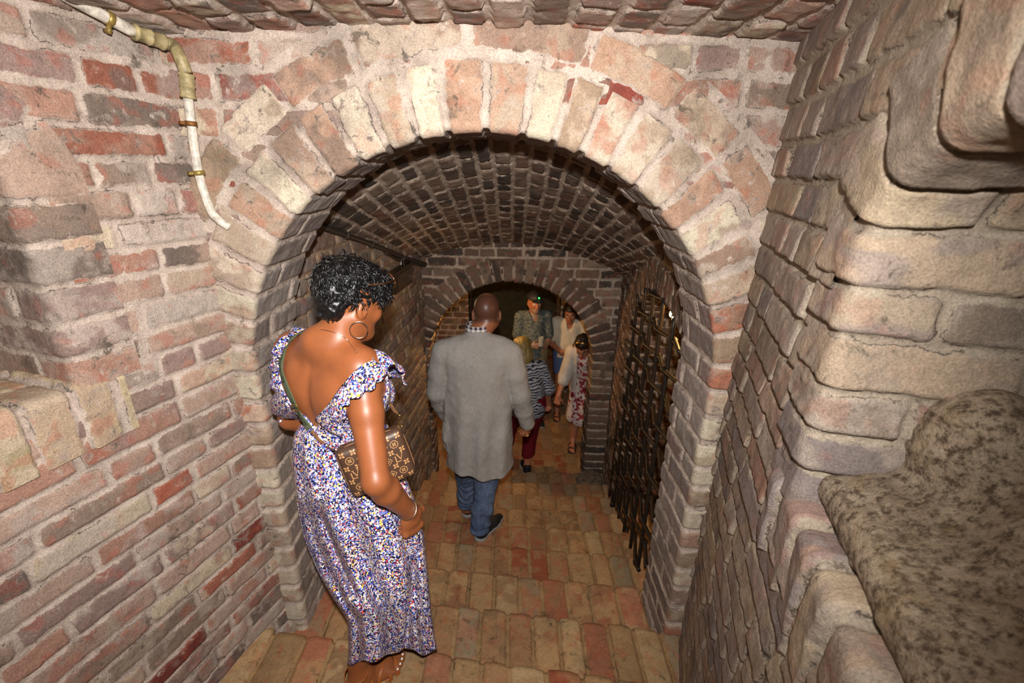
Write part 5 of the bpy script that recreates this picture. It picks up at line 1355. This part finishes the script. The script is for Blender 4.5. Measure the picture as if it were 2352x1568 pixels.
# woman with the zebra print top, just behind the man
folk('blond woman in a striped top and dark red trousers, just beyond the grey jacket', (.125, 4.16, 0), -12, 1.52, (.0, .10, 1.40), S2,
     dict(neck=(0, .03, 1.27), shR=(.165, .02, 1.23), shL=(-.165, .02, 1.23), waist=(.02, -.03, 1.02), hip=(.03, -.06, .86), elR=(.27, .02, .99), wrR=(.30, .12, .79), hdR=(.31, .15, .66), elL=(-.24, .05, 1.0), wrL=(-.2, .2, .85), hdL=(-.19, .26, .76), knR=(.10, .06, .46), knL=(-.10, .20, .46), anR=(.055, -.03, .09), anL=(-.12, .26, .09)),
     [('trousers', M_RED, legs_fn(zbot=.22)), ('top', M_ZEBRA, top_fn(1.2, -.10, .022, loose=.03)), ('hair', M_BLOND, hair_fn('bob', 4)), ('shoe', M_SHOE, shoes_fn('shoe', M_SHOE, M_SOLE_W))], head_dip=.35)
# man with the black cap
t_cap, cc_ = folk('bearded man in a black cap and patterned grey shirt standing in the far doorway', (.255, 5.25, 0), 168, 1.78, (0, .03, 1.635), S1,
     dict(neck=(0, 0, 1.50), shR=(.160, 0, 1.45), shL=(-.160, 0, 1.45), waist=(0, .02, 1.18), hip=(0, 0, .98), elR=(.20, .0, 1.17), wrR=(.07, .19, 1.14), hdR=(-.02, .23, 1.15), elL=(-.20, .02, 1.16), wrL=(-.10, .21, 1.13), hdL=(-.03, .25, 1.18), knR=(.10, .02, .53), knL=(-.10, .02, .53), anR=(.11, 0, .09), anL=(-.11, 0, .09)),
     [('trousers', M_KHAKI, legs_fn()), ('shirt', M_OLIVE, top_fn(.80, -.04, .012, loose=.012)), ('cap', M_CAPC, cap_fn), ('shoe', M_SHOE, shoes_fn('shoe', M_SHOE, M_SOLE))], head_yaw=-4, head_dip=.05, beard=srgb(150, 130, 110))
# woman in the white blouse
t_wb, cw_ = folk('long haired woman in a cream blouse and denim shorts standing beyond the far arch', (.72, 5.42, 0), 186, 1.64, (.0, .06, 1.475), S1,
     dict(neck=(0, 0, 1.36), shR=(.17, 0, 1.31), shL=(-.17, 0, 1.31), waist=(0, 0, 1.07), hip=(0, -.01, .90), elR=(.25, .02, 1.07), wrR=(.09, .19, .99), hdR=(.02, .22, .98), elL=(-.24, .02, 1.07), wrL=(-.08, .20, .99), hdL=(-.01, .23, .97), knR=(.09, .03, .48), knL=(-.09, .03, .48), anR=(.10, 0, .09), anL=(-.10, 0, .09)),
     [('shorts', M_DENIM, legs_fn(zbot=.66)), ('blouse', M_CREAM, top_fn(.75, -.01, .024, loose=.02)), ('hair', M_BROWNH, hair_fn('long', 7)), ('sandal', M_SHOE, shoes_fn('sandal', M_SHOE, M_SHOE))], head_dip=.40, head_yaw=6)
# woman in the white cardigan bending down
def cardigan(nm, mat, c):
    o = top_fn(1.25, -.22, .034, .008, .02, False)(nm, mat, c); return o
def open_front(nm, mat, c):
    J = c['J']; vx = Vox(c['lo'], c['hi'], .008); mid = (J['shL'] + J['shR']) / 2
    vx.chain([J['shL'], J['neck'] - Z3 * .045, J['shR']], [.09, .085, .09], .03); vx.chain([mid - Z3 * .07, J['waist'], J['hip'] - Z3 * .12], [.165, .165, .19], .05, sq=(c['f'], .80))
    zc = J['hip'][2] - .12; Bc = (J['waist'])
    vx.cut(lambda P: np.maximum(zc - .25 * ((P - Bc) @ c['r']) * 0 - P[..., 2], np.minimum(((P - Bc) @ c['f']) - .03, np.minimum(.10, .085 + 0 * P[..., 2]) - np.abs((P - Bc) @ c['r'] - .02))), .006)
    for s_ in 'RL':
        e = J['el' + s_] + (J['wr' + s_] - J['el' + s_]) * .22; vx.chain([J['sh' + s_], J['el' + s_], e], [.082, .072, .066], .02)
    vx.shape(lambda P: .008 * (fbm(P * np.array([1, 1, .4], np.float32), 20, 3, 8) - .5) * 2.4, .05)
    return vox_obj(nm, vx, mat, None)
def headband(nm, mat, c):
    G = lambda x, y, z: c['hc'] + x * c['hr'] + y * c['hf'] + z * c['hu']
    return tube(nm, [G(.092 * math.sin(a), .040 + .0 * a, .04 + .098 * math.cos(a)) for a in np.linspace(-1.7, 1.7, 24)], .010, mat, None, 8)
folk('woman in an open white cardigan over a red flower dress, bending beyond the far arch', (.855, 4.72, 0), 192, 1.5, (.06, .18, 1.345), S2,
     dict(neck=(.03, .09, 1.275), shR=(.17, .06, 1.215), shL=(-.14, .06, 1.235), waist=(0, .0, 1.00), hip=(0, -.05, .83), elR=(.24, .10, .92), wrR=(.285, .22, .73), hdR=(.30, .26, .61), elL=(-.20, .08, .95), wrL=(-.15, .2, .78), hdL=(-.13, .25, .67), knR=(.08, .06, .44), knL=(-.08, .02, .44), anR=(.10, .03, .09), anL=(-.09, -.03, .09)),
     [('dress', M_FLORAL, legs_fn(skirt=True, zbot=.36)), ('dress_top', M_FLORAL, top_fn(.3, -.02, .014)), ('cardigan', M_WHITE, open_front), ('hair', M_BROWNH, hair_fn('cap', 9)), ('headband', M_GOLD, headband), ('sandal', M_SHOE, shoes_fn('sandal', M_SHOE, M_SHOE))], head_dip=.75, head_yaw=5)
# what they hold
gl = cc_['J']['hdL'] * .5 + cc_['J']['hdR'] * .5 + cc_['f'] * .045 + Z3 * .06
M_GLASS, nt, b = newmat('drinking_glass'); b.inputs['Base Color'].default_value = (.9, .93, .9, 1); b.inputs['Roughness'].default_value = .05; b.inputs['Transmission Weight'].default_value = .7
vx = Vox(gl - .12, gl + .14, .004); vx.cone(gl - Z3 * .05, gl + Z3 * .06, .026, .032, 0); vx.cut(lambda P: np.maximum(P[..., 2] - gl[2] - .06, gl[2] - .055 - P[..., 2])); vx.cone(gl - Z3 * .02, gl + Z3 * .10, .022, .029, 0, True)
o = vox_obj('drinking_glass', vx, M_GLASS, None); tag(o, 'small drinking glass held by the man with the black cap', 'glass')
